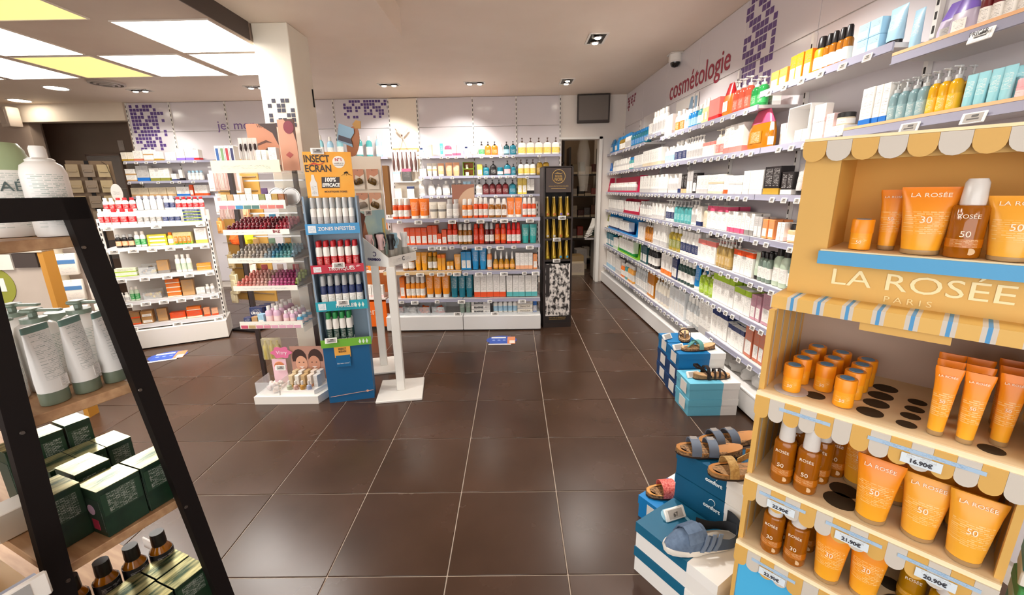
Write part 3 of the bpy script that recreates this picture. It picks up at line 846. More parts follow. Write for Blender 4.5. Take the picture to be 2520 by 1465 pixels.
def flush():
    if cur:
        h, where = cur.split('|'); t = h.split()
        run_shelf(t[0], t[1], float(t[2]), float(t[3]), where, buf)
for ln in TABLES.strip().splitlines():
    if ln[0] == '@':
        flush(); cur = ln[1:]; buf = []
    else: buf.append(ln)
flush()

# ------------------------------------------------------------------ price tags and shelving
TAGM = [pl('f1eee9', .35), pl('a8a29b', .3), pl('4a4542', .5)]
tag_me = mesh('price_tag', J(g_box(.046, .005, .03, (0, 0, -.015), .002), g_box(.033, .001, .021, (.002, -.0028, -.0105), mi=1), g_box(.02, .0006, .003, (.002, -.0036, -.004), mi=2), g_box(.014, .0006, .005, (.004, -.0036, .002), mi=2)), TAGM, False)
tagw_me = mesh('price_tag', J(g_box(.075, .005, .036, (0, 0, -.018), .002), g_box(.055, .001, .026, (.002, -.0028, -.013), mi=1), g_box(.036, .0006, .004, (.002, -.0036, -.006), mi=2), g_box(.02, .0006, .007, (.006, -.0036, .002), mi=2)), TAGM, False)
RAIL = pl('b4b3c6', .18, trans=.15)
SHELFM = pl('ddd8d6', .35)
def shelf(fx, x0, x1, z, y0=0., y1=.24, tags=(), rail=RAIL, board=SHELFM, tz=-.004, wide=()):
    s = part(fx, 'shelf', boxat(x0, x1, y0 + .004, y1, z - .018, z), board, smooth=False)
    part(s, 'price_rail', J(boxat(x0, x1, y0 - .004, y0 + .004, z - .030, z + .003), boxat(x0, x1, y0 - .008, y0 - .004, z - .030, z - .026)), rail, smooth=False)
    for x in tags: ob('price_tag', tag_me, s, (x, y0 - .012, z - .022 + tz), (R(-12), 0, random.uniform(-.05, .05)))
    for x in wide: ob('price_tag', tagw_me, s, (x, y0 - .014, z - .026 + tz), (R(-14), 0, random.uniform(-.05, .05)))
    return s
def run_tags(fk, key, k=1): return [x for x, w in RUNS.get((fk, key), [])][::k]
def fixture(name, label, fr_, cat='shelving', z=0):
    return thing(name, label, cat, fr_.w(0, 0, z), fr_.a)

# sun care gondola in front of the back wall
fg = fixture('shelving_gondola', 'low white double gondola of orange sun care products before the back wall', FR['G'])
part(fg, 'plinth', boxat(0, .776, -.045, .36, .012, .157, bev=.003), pl('e6e4e1', .35), smooth=False)
part(fg, 'plinth', boxat(.782, 1.565, -.045, .36, .012, .157, bev=.003), pl('e6e4e1', .35), smooth=False)
part(fg, 'kick_base', boxat(.01, 1.555, -.03, .35, 0, .014), pl('3a322e', .6), smooth=False)
part(fg, 'back_panel', boxat(0, 1.56, .345, .36, .157, 1.26), pl('dcd8d6', .4), smooth=False)
for x in (.008, .779, 1.552): slotted(fg, x, .335, .15, 1.27, .02, .05)
for key, z in (('G2', 1.128), ('G3', .873), ('G4', .613), ('G5', .328)):
    tg = run_tags('G', key)
    a, b = [x for x in tg if x < .77], [x for x in tg if x > .77]
    woody = key == 'G4'
    shelf(fg, .0, .776, z, tags=a[::2], wide=a[1::2], y1=.34, rail=pl('d9b887', .5) if woody else RAIL)
    shelf(fg, .782, 1.562, z - (.004 if key != 'G2' else 0), tags=b[::2], wide=b[1::2], y1=.34)
part(fg, 'front_lip', J(boxat(.0, .776, -.004, .0, .157, .185), boxat(.782, 1.562, -.004, 0, .157, .185)), CLEARP, smooth=False)
for x in (.72, 1.1): ob('price_tag', tagw_me, fg, (x, -.02, .172), (R(-10), 0, 0))

# back wall shelves
fb = fixture('wall_shelving', 'white wall shelving with three stocked shelves on the back wall', FR['B'])
for key, z in (('B1', 1.858), ('B2', 1.588), ('B3', 1.328)):
    for i, (a, b) in enumerate(((4.078, 4.843), (4.847, 5.451), (5.455, 6.066))):
        tg = [x for x in run_tags('B', key) if a < x < b]
        shelf(fb, a, b, z + (-.012 if (key == 'B2' and i == 2) else 0), tags=tg, y1=.235)
fl = fixture('wall_shelving', 'far left wall shelving with small medical cartons', FR['B'])
for key, z in (('L1', 1.858), ('L2', 1.588), ('L3', 1.378)):
    shelf(fl, -.0, .61, z, tags=run_tags('B', key)[:4], y1=.235)
    shelf(fl, .615, 1.385, z, tags=run_tags('B', key)[4:], y1=.235)
for k, (a, b) in enumerate(((1.39, 2.12), (2.125, 2.9), (2.905, 3.67))):
    fx = fixture('wall_shelving', 'bare upper shelf of the back wall, %s bay left of the orange tubs' % ordn[k], FR['B'])
    shelf(fx, a, b, 1.858, tags=[a + .2, a + .5], y1=.235)
# right wall shelving
fr1 = fixture('wall_shelving', 'long white wall shelving with skincare rows along the right wall', FR['R'])
part(fr1, 'plinth', boxat(.0, 4.2, -.035, .235, .015, .155, bev=.003), pl('dedbd8', .35), smooth=False)
part(fr1, 'kick_base', boxat(.0, 4.2, -.01, .235, 0, .016), pl('2e2723', .6), smooth=False)
part(fr1, 'plinth_edge', boxat(.0, 4.2, -.037, -.02, .149, .158), pl('f2efec', .3), smooth=False)
part(fr1, 'end_panel', boxat(-.02, -.004, -.02, .235, 0.05, 1.9), pl('e4e1de', .35), smooth=False)
for x in (.01, .75, 1.53, 2.28, 3.02, 3.78, 4.5): slotted(fr1, x, .224, .15, 2.2, .02, .05)
def even(a, b, st): 
    n = max(1, int((b - a) / st)); return [a + (b - a) * (i + .5) / n for i in range(n) if random.random() < .86]
for z, st in ((1.603, .10), (1.337, .095), (1.085, .09), (.826, .095), (.575, .085)):
    for a, b in zip(edges[:6], edges[1:7]):
        if a < 4.3: shelf(fr1, a + .003, min(b, 4.36) - .003, z, tags=even(a + .03, min(b, 4.36) - .03, st))
for a, b in zip(edges[:4], edges[1:5]): shelf(fr1, a + .003, b - .003, .258, tags=even(a + .03, b - .03, .09))
shelf(fr1, 3.35, 4.2, .323, tags=even(3.4, 4.15, .11))
for a, b, z in ((0, .75, 1.858), (.753, 1.62, 1.858), (1.625, 2.1, 1.903), (2.105, 2.9, 1.853), (2.905, 3.7, 1.853), (3.705, 4.58, 1.918)):
    shelf(fr1, a + .003, b - .003, z, tags=even(a + .04, b - .04, .13))
RAILW = [pl('f0b98a', .5)]
fn = fixture('wall_shelving', 'near end shelving with orange trimmed glass shelves above the sun care display', FR['R'])
for z, a in ((1.865, 4.585), (1.619, 4.40)):
    s = shelf(fn, a, 6.4, z, tags=[], wide=[a + .33 + .22 * i for i in range(4)])
    part(s, 'trim_strip', boxat(a, 6.4, -.005, .012, z + .001, z + .012), pl('f3bd8d', .45), smooth=False)
text(fn, 'PRICER', .018, pl('2a2624', .5), (4.585 + .33, -.0225, 1.842))
# open white carton, jar tower and trays on the right wall
f = FR['R']
t = thing('display_carton', 'open white display carton with tiny white boxes inside, second right shelf', 'carton', f.w(4.055, .07, 1.605), f.a)
part(t, 'back', g_box(.165, .004, .175, (0, .055, 0)), pl('e9e4e0', .4)); part(t, 'base', g_box(.165, .11, .004), pl('e9e4e0', .4))
for s in (-1, 1): part(t, 'side', g_box(.004, .11, .175, (s * .081, 0, 0)), pl('f2efec', .4))
part(t, 'top', g_box(.165, .11, .004, (0, 0, .175)), pl('f2efec', .4))
for i in range(2): put(proto('B', .055, .04, .06, 'w', 'w', 'lgray'), 'carton', 'tiny white carton inside the open display carton', 'carton', f.w(4.03 + i * .06, .06, 1.61), f.a, 'tiny cartons inside the display carton')
put(proto('B', .075, .07, .045, 'w', 'w', 'lgray'), 'carton', 'flat white carton under the beige jar', 'carton', f.w(4.335, .05, 1.605), f.a)
put(proto('J', .072, .072, .055, 'beige', 'black', 'w'), 'jar', 'beige cream jar with black lid on a flat white carton', 'jar', f.w(4.335, .05, 1.65), f.a)
def tray(label, x0, x1, z, h, col, y=.025, d=.12, two=True):
    t = thing('display_tray', label, 'display tray', f.w(x0, y, z), f.a)
    w = x1 - x0
    part(t, 'tray_floor', boxat(0, w, 0, d, -.0015, -.0005), pl(col, .4)); part(t, 'front_lip', boxat(0, w, -.004, -.002, 0, .018), pl(col, .4))
    for x in (0, w): part(t, 'end_card', g_prism([(0, 0), (d, 0), (d, h), (.03, h)], 'x', x - .003, x + .003), pl(col, .4))
    part(t, 'back_card', boxat(0, w, d - .003, d, 0, h * .98), pl(col, .4))
tray('fuchsia red cardboard tray holding small white bottles, third right shelf', .0, 1.38, 1.339, .19, 'd21f50')
tray('crimson trimmed tray of white cartons, fourth right shelf', .87, 1.47, 1.087, .17, 'b01f3a')
tray('bright blue display tray with a blue wedge end, fifth right shelf', .118, 1.42, .828, .21, '1486cc')
tray('lime green display tray of white cartons, sixth right shelf', .68, 1.54, .577, .2, '86c52a')
# clear bags lying on the plinth by the sun care display
for i in range(6):
    g = g_ring_loft([ell(.05, .035, 0, 10, 2.4), ell(.062, .045, .02, 10), ell(.055, .04, .05, 10), ell(.02, .015, .075, 10)])
    g = ([(a + random.uniform(-.009, .009), b + random.uniform(-.009, .009), c + random.uniform(0, .008)) for a, b, c in g[0]], g[1], g[2])
    solid('clear_bag', 'crumpled clear plastic bag on the plinth beside the sun care display', 'plastic bag', g, pl('f4f1ec', .25, alpha=.55), f.w(3.45 + i * .125, .08, .1585), random.uniform(0, 3), 'clear bags on the plinth')
# posters on the right wall
def poster(label, x0, x1, z0, z1, cols):
    t = thing('wall_poster', label, 'poster', f.w((x0 + x1) / 2, .228, z0), f.a)
    w, h = x1 - x0, z1 - z0
    part(t, 'sheet', g_box(w, .003, h), pl(cols[0], .4))
    part(t, 'picture', g_prism([(-w * .45, .02 * h), (w * .3, .02 * h), (w * .4, h * .5), (0, h * .62), (-w * .4, h * .4)], 'y', -.0035, -.002), pl(cols[1], .5))
    part(t, 'picture_accent', g_prism([(w * .0, h * .1), (w * .45, h * .1), (w * .45, h * .9), (w * .2, h * .95), (w * .1, h * .5)], 'y', -.004, -.0025), pl(cols[2], .5))
poster('white poster with a face on the right wall above the blue bottles', .85, 1.45, 1.92, 2.22, ('d9d4d2', 'b0806a', 'c4bcb8'))
poster('white poster with blue figure under the red wall lettering', 1.85, 2.35, 1.95, 2.2, ('dcd6d0', '8a5a3c', '7f9cb4'))

# angled gondola at the left
fl2 = fixture('shelving_gondola', 'angled white gondola with insect repellents and plasters behind the black ladder rack', FR['L'])
W = .76
part(fl2, 'plinth', boxat(-.02, W + .02, -.04, .32, .012, .185, bev=.003), pl('eae6df', .35), smooth=False)
part(fl2, 'kick_base', boxat(0, W, -.02, .31, 0, .014), pl('3a322e', .6), smooth=False)
part(fl2, 'back_panel', boxat(0, W, .30, .315, .185, 1.25), pl('d9d4ce', .4), smooth=False)
for x in (-.008, W + .008): slotted(fl2, x, .04, .18, 1.2, .022, .045)
part(fl2, 'riser', boxat(.01, W - .01, .1, .2, 1.148, 1.262), pl('e8e4de', .3), smooth=False)
for key, z, n in (('K1', 1.148, 3), ('K2', .943, 6), ('K3', .683, 5), ('K4', .453, 6), ('K5', .228, 3)):
    shelf(fl2, .006, W - .006, z, y1=.30, wide=[(.06 + (W - .1) * i / (n - 1)) for i in range(n)], rail=pl('d8d6d8', .3))
fL = FR['L']
def at(x, y, z): return fL.w(x, y, z)
def cart(label, x, y, z, w, d, h, body, band, n=1, dz=None, group=None, txt=None, top='foot'):
    for i in range(n):
        o = put(proto('B', w, d, h, body, body, band, top), 'carton', label, 'carton', at(x, y, z + i * (dz or h + .001)), fL.a + random.uniform(-.04, .04), (group or label) if n > 1 else None)
        if txt: text(o, txt[0], txt[1], pl(txt[2], .4), (0, -d / 2 - .002, h * .55))
cart('navy and lime long carton in the stack of four, top shelf of the angled gondola', .66, .06, 1.15, .13, .06, .027, 'navy', 'lime', 4)
cart('yellow long carton in the stack, second shelf of the angled gondola', .365, .07, .945, .14, .06, .033, 'd8cf2c', 'w', 3)
cart('green topped display carton with small orange tubes, second shelf', .555, .08, .945, .14, .08, .11, 'cfc58a', 'lime', txt=None)
for i in range(4): put(proto('T', .026, .02, .075, 'orange', 'green', 'w'), 'cream_tube', 'small orange tube in the green display carton of the angled gondola', 'tube', at(.505 + i * .033, .028, .945), fL.a, 'small orange tubes in the display carton')
cart('white and lime long carton pair, third shelf of the angled gondola', .09, .07, .685, .15, .06, .036, 'e9ecd0', 'lime', 2)
cart('kraft honey carton with grey print, third shelf', .36, .09, .685, .085, .06, .12, 'kraft', 'gray')
cart('orange and peach long carton pair, third shelf end', .675, .06, .685, .11, .06, .033, 'orange2', 'peach', 2)
cart('orange and white carton in the tall stack, fourth shelf', .405, .07, .455, .105, .06, .042, 'orange', 'cream', 4)
cart('kraft honey carton with smile, fourth shelf', .515, .08, .455, .095, .06, .15, 'kraft', 'tan')
cart('small kraft carton in the cluster on the bottom shelf', .07, .08, .23, .085, .08, .058, 'a87a48', 'dorange', 2)
cart('kraft and teal carton on the bottom shelf', .165, .08, .23, .085, .08, .058, 'b98a52', 'w', 2)
cart('brown tall carton on the bottom shelf', .275, .09, .23, .075, .06, .12, 'kraft', 'tan')
cart('orange red carton with black berry, bottom shelf', .395, .07, .23, .12, .07, .072, 'dorange', 'cream')
cart('wide orange red carton next to the berry carton, bottom shelf', .525, .07, .23, .12, .07, .072, 'dorange', 'cream')
cart('flat orange carton resting on the wide orange one', .525, .07, .303, .11, .06, .035, 'orange', 'cream')
cart('slim orange and white carton pair, bottom shelf end', .625, .06, .23, .05, .04, .085, 'f0a070', 'dorange')
cart('small peach carton at the bottom shelf corner', .69, .06, .23, .05, .04, .07, 'f2b48e', 'dorange')
def bin_(label, loc, rot, w, d, h, cols, n, seed, parent_label):
    t = thing('clear_bin', label, 'bin', loc, rot)
    for nm, g in (('bin_floor', g_box(w, d, .003)), ('front_wall', g_box(w, .003, h * .75, (0, -d / 2, 0))), ('back_wall', g_box(w, .003, h, (0, d / 2, 0))), ('side_wall', g_box(.003, d, h * .85, (-w / 2, 0, 0))), ('side_wall', g_box(.003, d, h * .85, (w / 2, 0, 0)))):
        part(t, nm, g, CLEARP, smooth=False)
    rnd = random.Random(seed)
    for i in range(n):
        c = cols[i % len(cols)]
        a = rnd.uniform(0, 3.1)
        lx, ly, lz = rnd.uniform(-.3, .3) * w, rnd.uniform(-.28, .28) * d, .006 + (i // 5) * .02
        cc, ss = math.cos(rot), math.sin(rot)
        g = g_ring_loft([ell(.004, .006, -.03, 8), ell(.012, .010, -.022, 8), ell(.014, .011, 0, 8), ell(.012, .010, .022, 8), ell(.005, .006, .03, 8)])
        g = mv(rz(ry(g, PI / 2 + rnd.uniform(-.3, .3)), a), 0, 0, .012)
        solid('wrapped_sweet', parent_label, 'sachet', g, pl(c, .25), (loc[0] + lx * cc - ly * ss, loc[1] + lx * ss + ly * cc, loc[2] + lz), 0, parent_label)
bin_('clear bin of yellow and white sticks, third shelf of the angled gondola', at(.245, .09, .685), fL.a, .12, .1, .09, ['yellow', 'w', 'dgray', 'tan'], 12, 1, 'yellow or white stick in the clear bin of the angled gondola')
bin_('clear bin of gold sweets, fourth shelf of the angled gondola', at(.24, .09, .455), fL.a, .13, .1, .08, ['gold', 'tan', 'yellow'], 10, 2, 'gold wrapped sweet in the clear bin of the angled gondola')
for i, (x, cols, nm) in enumerate(((.10, ['red2', 'dred'], 'red'), (.235, ['w', 'lgray'], 'white'), (.37, ['dorange', 'orange'], 'orange'), (.52, ['redor', 'dorange', 'w'], 'brick red'))):
    bin_('clear bin of %s sachets on the plinth of the sun care gondola' % nm, FR['G'].w(x, .09, .158), 0, .125, .14, .11, cols, 15, 5 + i, '%s sachet in a clear bin on the gondola plinth' % nm)
# cartons stacked on the gondola plinth
for i in range(3):
    o = put(proto('B', .19, .09, .043, 'w', 'w', 'lgray'), 'carton', 'white long carton with bold dark lettering in the stack on the gondola plinth', 'carton', FR['G'].w(.955, .075, .1585 + i * .044), 0, 'lettered white cartons on the gondola plinth')
    text(o, 'BIAFINE', .027, pl('2c2a30', .5), (-.02, -.0475, .024), bold=.001); text(o, 'ACT', .022, pl('a5a2a5', .5), (.065, -.0475, .024))
for i in range(3):
    o = put(proto('B', .155, .08, .046, 'ivory', 'ivory', 'lgray'), 'carton', 'ivory carton in the stack of three beside the blue foot bottles', 'carton', FR['G'].w(1.41, .07, .1585 + i * .047), 0, 'ivory cartons on the gondola plinth')
    text(o, 'Dermo Soft', .021, pl('6a5a50', .5), (0, -.0425, .026))

# ------------------------------------------------------------------ sun care display with the scalloped awnings (right foreground)
f = LR
YEL = 'eec56b'; PALE = 'd8cfbf'
CARD = pl('d6a95a', .55); CREAMB = noisy('ecd6ae', 'e4cca0', 12, .55); PALEM = pl('cdc5ba', .55)
W = .437
d1 = thing('cardboard_display', 'yellow cardboard sun care display with scalloped awnings and striped counter', 'display stand', f.w(0, 0, 0), f.a)
STRP = striped([(0, 'dcb05e'), (.42, 'cdc4b8'), (.56, '4a94c8'), (.68, 'cdc4b8'), (.82, 'dcb05e')], .052)
INST = striped([(0, 'e3b35c'), (.5, 'd5c8ae'), (.6, '8a8a9c'), (.66, 'd5c8ae'), (.76, 'e3b35c')], .06, axis=1)
part(d1, 'base_front', boxat(.004, W - .004, .012, .024, 0, .43), pl('4db4e6', .5), smooth=False)
for x in (0, W): part(d1, 'side_panel', J(boxat(x - .006, x + .006, .012, .03, 0, 1.104), boxat(x - .005, x + .005, .03, .315, 0, 1.104, mi=1)), [CARD, INST], smooth=False)
part(d1, 'back_panel', boxat(0, W, .305, .315, 0, 1.104), pl('b39a88', .6), smooth=False)
part(d1, 'counter', boxat(-.012, W + .012, .035, .33, 1.104, 1.134), STRP, smooth=False)
part(d1, 'hang_tab', boxat(.16, .30, .045, .05, 1.085, 1.104), CARD, smooth=False)
def scallop(w, h, n=8):
    r = w / 2
    pts = [(-r, 0), (r, 0)] + [(r * math.cos(t), -(h - r) - r * math.sin(t)) for t in [PI * i / n for i in range(n + 1)]]
    return pts
def valance(parent, z, n, w, h, y=-.003, x0=0.):
    sw = w / n
    g = g_prism(scallop(sw * .99, h), 'y', -.002, .002)
    ms = [mesh('scallop', g, CARD, False), mesh('scallop', g, PALEM, False)]
    for i in range(n): ob('scallop', ms[i % 2], parent, (x0 + sw * (i + .5), y, z))
holes = {.90: [(.101, .063, .021), (.211, .227, .024), (.209, .17, .024), (.208, .115, .024), (.205, .057, .024), (.272, .188, .017), (.271, .141, .017), (.268, .096, .017), (.266, .047, .017), (.386, .042, .019)],
         .66: [(.185, .104, .03), (.186, .052, .033), (.15, .2, .02)], .455: [(.30, .12, .022), (.33, .06, .036), (.40, .05, .03)]}
LABL = pl('a9c4de', .5)
for z, tags_ in ((.90, [(.10, .10, None), (.30, .17, '16.90€')]), (.66, [(.085, .10, '22.90€'), (.225, .10, '21.90€'), (.36, .12, '20.90€')]), (.455, [(.09, .10, '22.90€'), (.29, .10, None)])):
    s = part(d1, 'shelf', boxat(-.002, W + .002, .0, .305, z - .01, z), CREAMB, smooth=False)
    part(s, 'front_edge', boxat(-.004, W + .004, -.006, .0, z - .012, z + .001), pl('f6e6c0', .5), smooth=False)
    valance(s, z - .01, 14, W + .008, .056, -.008, -.004)
    for x, y, r in holes[z]:
        part(s, 'cutout', g_lathe([(r, z + .0002), (r, z + .0008)], 20, c=(x, y)), pl('3a2c14', .9))
    for x, w, pr_ in tags_:
        part(s, 'name_strip', boxat(x - w / 2, x + w / 2, -.012, -.0105, z - .031, z - .023), pm('a9c4de', '6f94bd', 0, 1, .5, 150), smooth=False)
        if pr_:
            p_ = part(s, 'price_card', boxat(x - .03, x + .03, -.0135, -.0122, z - .055, z - .034), pm('dbe6ee', 'gray', .62, .95, .4, 200), smooth=False)
            text(p_, pr_, .012, pl('3a3a42', .5), (x, -.0142, z - .047), bold=.0004)
# header with niche
hy = .115
hd = part(d1, 'header_front', J(boxat(0, .068, hy - .006, hy + .006, 1.134, 1.485), boxat(W - .02, W, hy - .006, hy + .006, 1.134, 1.485), boxat(.068, W - .02, hy - .006, hy + .006, 1.442, 1.485), boxat(.068, W - .02, hy - .006, hy + .006, 1.134, 1.228)), CARD, smooth=False)
part(d1, 'header_back', boxat(.0, W, .28, .292, 1.134, 1.485), pl('e0a64a', .6), smooth=False)
part(d1, 'header_top', boxat(-.004, W + .004, hy - .02, .292, 1.485, 1.491), pl('f1dfb4', .5), smooth=False)
for x in (.06, W - .012): part(d1, 'niche_side', boxat(x, x + .008, hy + .006, .28, 1.22, 1.45), pl('e2ac52', .6), smooth=False)
for x in (.003, W - .003): part(d1, 'header_side', boxat(x - .003, x + .003, hy, .285, 1.134, 1.485), CARD, smooth=False)
ns = part(d1, 'niche_shelf', boxat(.06, W - .012, .088, .28, 1.232, 1.246), CREAMB, smooth=False)
part(ns, 'blue_edge', boxat(.058, W - .010, .083, .09, 1.214, 1.243), pl('4f9fd0', .5), smooth=False)
valance(hd, 1.484, 10, W + .008, .044, hy - .024, -.004)
text(d1, 'LA ROSÉE', .052, pl('f0dfae', .5), (.226, hy - .0075, 1.182), sx=1.28)
text(d1, 'P A R I S', .018, pl('eed596', .5), (.222, hy - .0075, 1.146), sx=1.2)
TUBEM = pm('f5ae2c', 'f7d79a', .25, .62, .3, 110, top='ee8210')
TUBEL = pm('f3b23c', 'f7d79a', .25, .62, .3, 110, top='f0a22c')
LETW = pl('f6e8d2', .45)
def lr_tube(label, x, y, z, w, h, num, group=None, mat_=TUBEM, yaw=0., small=False):
    ch = h * .07
    d = w * .62
    bw = .33 if not small else .30
    rr = [ell(w * bw, d * .52, ch, 18, 2), ell(w * (bw + .02), d * .55, h * .2, 18, 2), ell(w * (bw + .07), d * .45, h * .5, 18, 2.1), ell(w * (bw + .13), d * .24, h * .8, 18, 2.3), ell(w * .5, .003, h * .955, 18, 2.6), ell(w * .5, .002, h, 18, 2.6)]
    o = solid('cream_tube', label, 'tube', g_ring_loft(rr), mat_, f.w(x, y, z + .0012), f.a + yaw, group)
    part(o, 'cap', g_lathe([(w * (bw - .01), 0), (w * (bw + .005), .002), (w * (bw + .005), ch)], 18, d / w * 1.62), pl('a8885e', .35))
    text(o, 'LA ROSÉE', w * .135, LETW, (0, -.0088, h * .88), (R(-21), 0, 0), sx=1.15)
    text(o, num, w * .21, LETW, (0, -d * .44 - .0012, h * .52), (R(-13), 0, 0))
    return o
def lr_spray(label, x, y, z, r, h, num, group=None, col='bb6a0c', yaw=0.):
    bh = h * .68
    o = solid('spray_bottle', label, 'spray bottle', g_lathe([(r * .92, 0), (r, .004), (r, bh * .93), (r * .9, bh * .98), (r * .6, bh)], 20), pl(col, .08, trans=.35), f.w(x, y, z + .0012), f.a + yaw, group)
    c = part(o, 'cap', g_lathe([(r * .68, bh - .001), (r * .70, bh + h * .04), (r * .64, h * .95), (r * .5, h)], 18), pl('f2ece6', .18, trans=.22))
    part(c, 'pump_stem', g_lathe([(r * .2, bh), (r * .2, h * .9)], 8), pl('f2efea', .3))
    text(o, 'ROSÉE', r * .42, LETW, (0, -r - .001, bh * .78)); text(o, num, r * .62, LETW, (0, -r - .001, bh * .45))
    part(o, 'seal', g_prism([(r * .45 + r * .25 * math.cos(t), bh * .13 + r * .25 * math.sin(t)) for t in [2 * PI * i / 12 for i in range(12)]], 'y', -r * .93, -r * .91), pl('d9b48a', .5))
    part(o, 'small_print', g_lathe([(r * 1.004, bh * .2), (r * 1.004, bh * .36)], 20), pm(col, 'f0d8b0', .05, .95, .3, 160))
    return o
def lr_stick(label, x, y, z, group=None, r=.0205, h=.066):
    o = solid('sun_stick', label, 'sun stick', g_lathe([(r * .93, 0), (r * .95, .003), (r * .95, h * .55)], 20), pm('f5a21e', 'f9d491', .3, .8, .35, 150), f.w(x, y, z + .002), f.a, group)
    c = part(o, 'lid', g_lathe([(r, h * .55), (r, h * .97), (r * .95, h)], 20), pl('f39415', .35))
    part(c, 'lid_sticker', g_lathe([(r * .66, h), (r * .66, h + .0008)], 18), noisy('3f83bd', '6fa0c4', 90, .4))
    text(o, '50', .010, LETW, (0, -r * .95 - .001, h * .25))
for i, (x, y) in enumerate(((.053, .054), (.055, .12), (.058, .175), (.06, .241))): lr_stick(ordn[i] + ' yellow sun stick from the front in the left row, upper display shelf', x, y, .9, 'sun sticks in the left row')
for i, (x, y) in enumerate(((.106, .111), (.109, .172), (.115, .232))): lr_stick(ordn[i] + ' yellow sun stick from the front in the middle row, upper display shelf', x, y, .9, 'sun sticks in the middle row')
for i, (x, y) in enumerate(((.156, .051), (.162, .113), (.165, .169), (.169, .218))): lr_stick(ordn[i] + ' yellow sun stick from the front in the right row, upper display shelf', x, y, .9, 'sun sticks in the right row')
part(d1, 'stick_ring', g_lathe([(.036, .9005), (.036, .9015)], 20, c=(.053, .054)), pl('c3c6cf', .4))
for c, x in enumerate((.308, .349, .394)):
    for r_ in range(3): lr_tube('slim orange face cream tube, %s column, %s of the upper display shelf' % (ordn[c], ('front', 'middle', 'back')[r_]), x, .041 + .05 * r_ + (.035 if c == 2 else 0), .9, .0405, .142, '50', 'slim tubes, %s column' % ordn[c], small=True)
for i, (x, y) in enumerate(((.064, .041), (.116, .038))): lr_spray(('amber sun oil spray marked 50, front row nearest the side panel', 'amber sun oil spray marked 50, front row beside the empty holes')[i], x, y, .66, .0245, .168, '50')
for i, (x, y) in enumerate(((.068, .105), (.128, .105), (.10, .168), (.15, .165))): lr_spray('amber sun oil spray in the back rows of the middle display shelf', x, y, .66, .0245, .168, '50', 'amber sprays in the back rows')
lr_tube('orange sun milk tube marked 50 at the front of the middle shelf', .243, .036, .66, .082, .148, '50')
lr_tube('pale orange sun milk tube marked 50, middle shelf, between two others', .320, .046, .66, .082, .138, '50', mat_=TUBEL)
lr_tube('pale orange sun milk tube at the right end of the middle shelf', .389, .032, .66, .079, .143, '50', mat_=TUBEL, yaw=.05)
for i, (x, y) in enumerate(((.20, .16), (.27, .15))): lr_tube('orange sun milk tube standing behind the middle shelf front row', x, y, .66, .082, .148, '50', 'tubes behind the front row')
for i, (x, y) in enumerate(((.32, .115), (.385, .13))): lr_tube('pale orange sun milk tube standing behind the pale front tubes', x, y, .66, .085, .145, '50', 'pale tubes behind the front row', mat_=TUBEL)
lr_spray('amber sun oil spray marked 30 nearest the blue base', .068, .03, .455, .0245, .160, '30'); lr_spray('amber sun oil spray marked 30 next to the yellow tubes', .121, .03, .455, .0245, .160, '30')
for x, y in ((.075, .1), (.128, .1)): lr_spray('amber sun oil spray in the back row of the lower display shelf', x, y, .455, .0245, .160, '30', 'amber sprays, lower back row')
lr_tube('orange sun milk tube marked 30, first on the lower shelf', .190, .032, .455, .076, .150, '30'); lr_tube('orange sun milk tube marked 30, second on the lower shelf', .258, .044, .455, .077, .148, '30')
for i, (x, y) in enumerate(((.335, .10), (.385, .06))): lr_spray(('golden after sun spray by the dark hole', 'golden after sun spray at the lower shelf end')[i], x, y, .455, .024, .13, '', col='d99a10')
# in the niche
lr_stick('yellow sun stick alone in the header niche', .122, .135, 1.246)
lr_tube('slim orange tube marked 50 in the header niche', .164, .168, 1.246, .050, .130, '50', small=True, yaw=.04)
lr_tube('wide orange tube marked 30 in the header niche', .222, .135, 1.246, .092, .135, '30', yaw=.06)
lr_spray('amber spray bottle marked 50 in the header niche', .283, .125, 1.246, .0265, .150, '50')
lr_tube('wide pale tube marked 50 in the header niche', .345, .125, 1.246, .086, .118, '50', mat_=TUBEL)
# a leaflet rack beyond the display, at the right edge
lf = thing('leaflet_rack', 'white rack of striped turquoise packets beside the yellow display', 'rack', f.w(.53, .10, 0), f.a)
part(lf, 'rack_body', boxat(-.06, .10, 0, .1, 0, .5), pl('dcd8d2', .4), smooth=False)
for i in range(5):
    solid('paper_packet', 'turquoise and green packet stacked on the white rack', 'packet', g_box(.15, .09, .032, bev=.003), pm(('3a9a9c', 'c9dcd4', '4f9a5a', 'e9e6df', '2f8f9c')[i], 'w', .1, .9, .4, 80), f.w(.55, .15, .50 + .034 * i), f.a + random.uniform(-.05, .05), 'packets on the white rack')

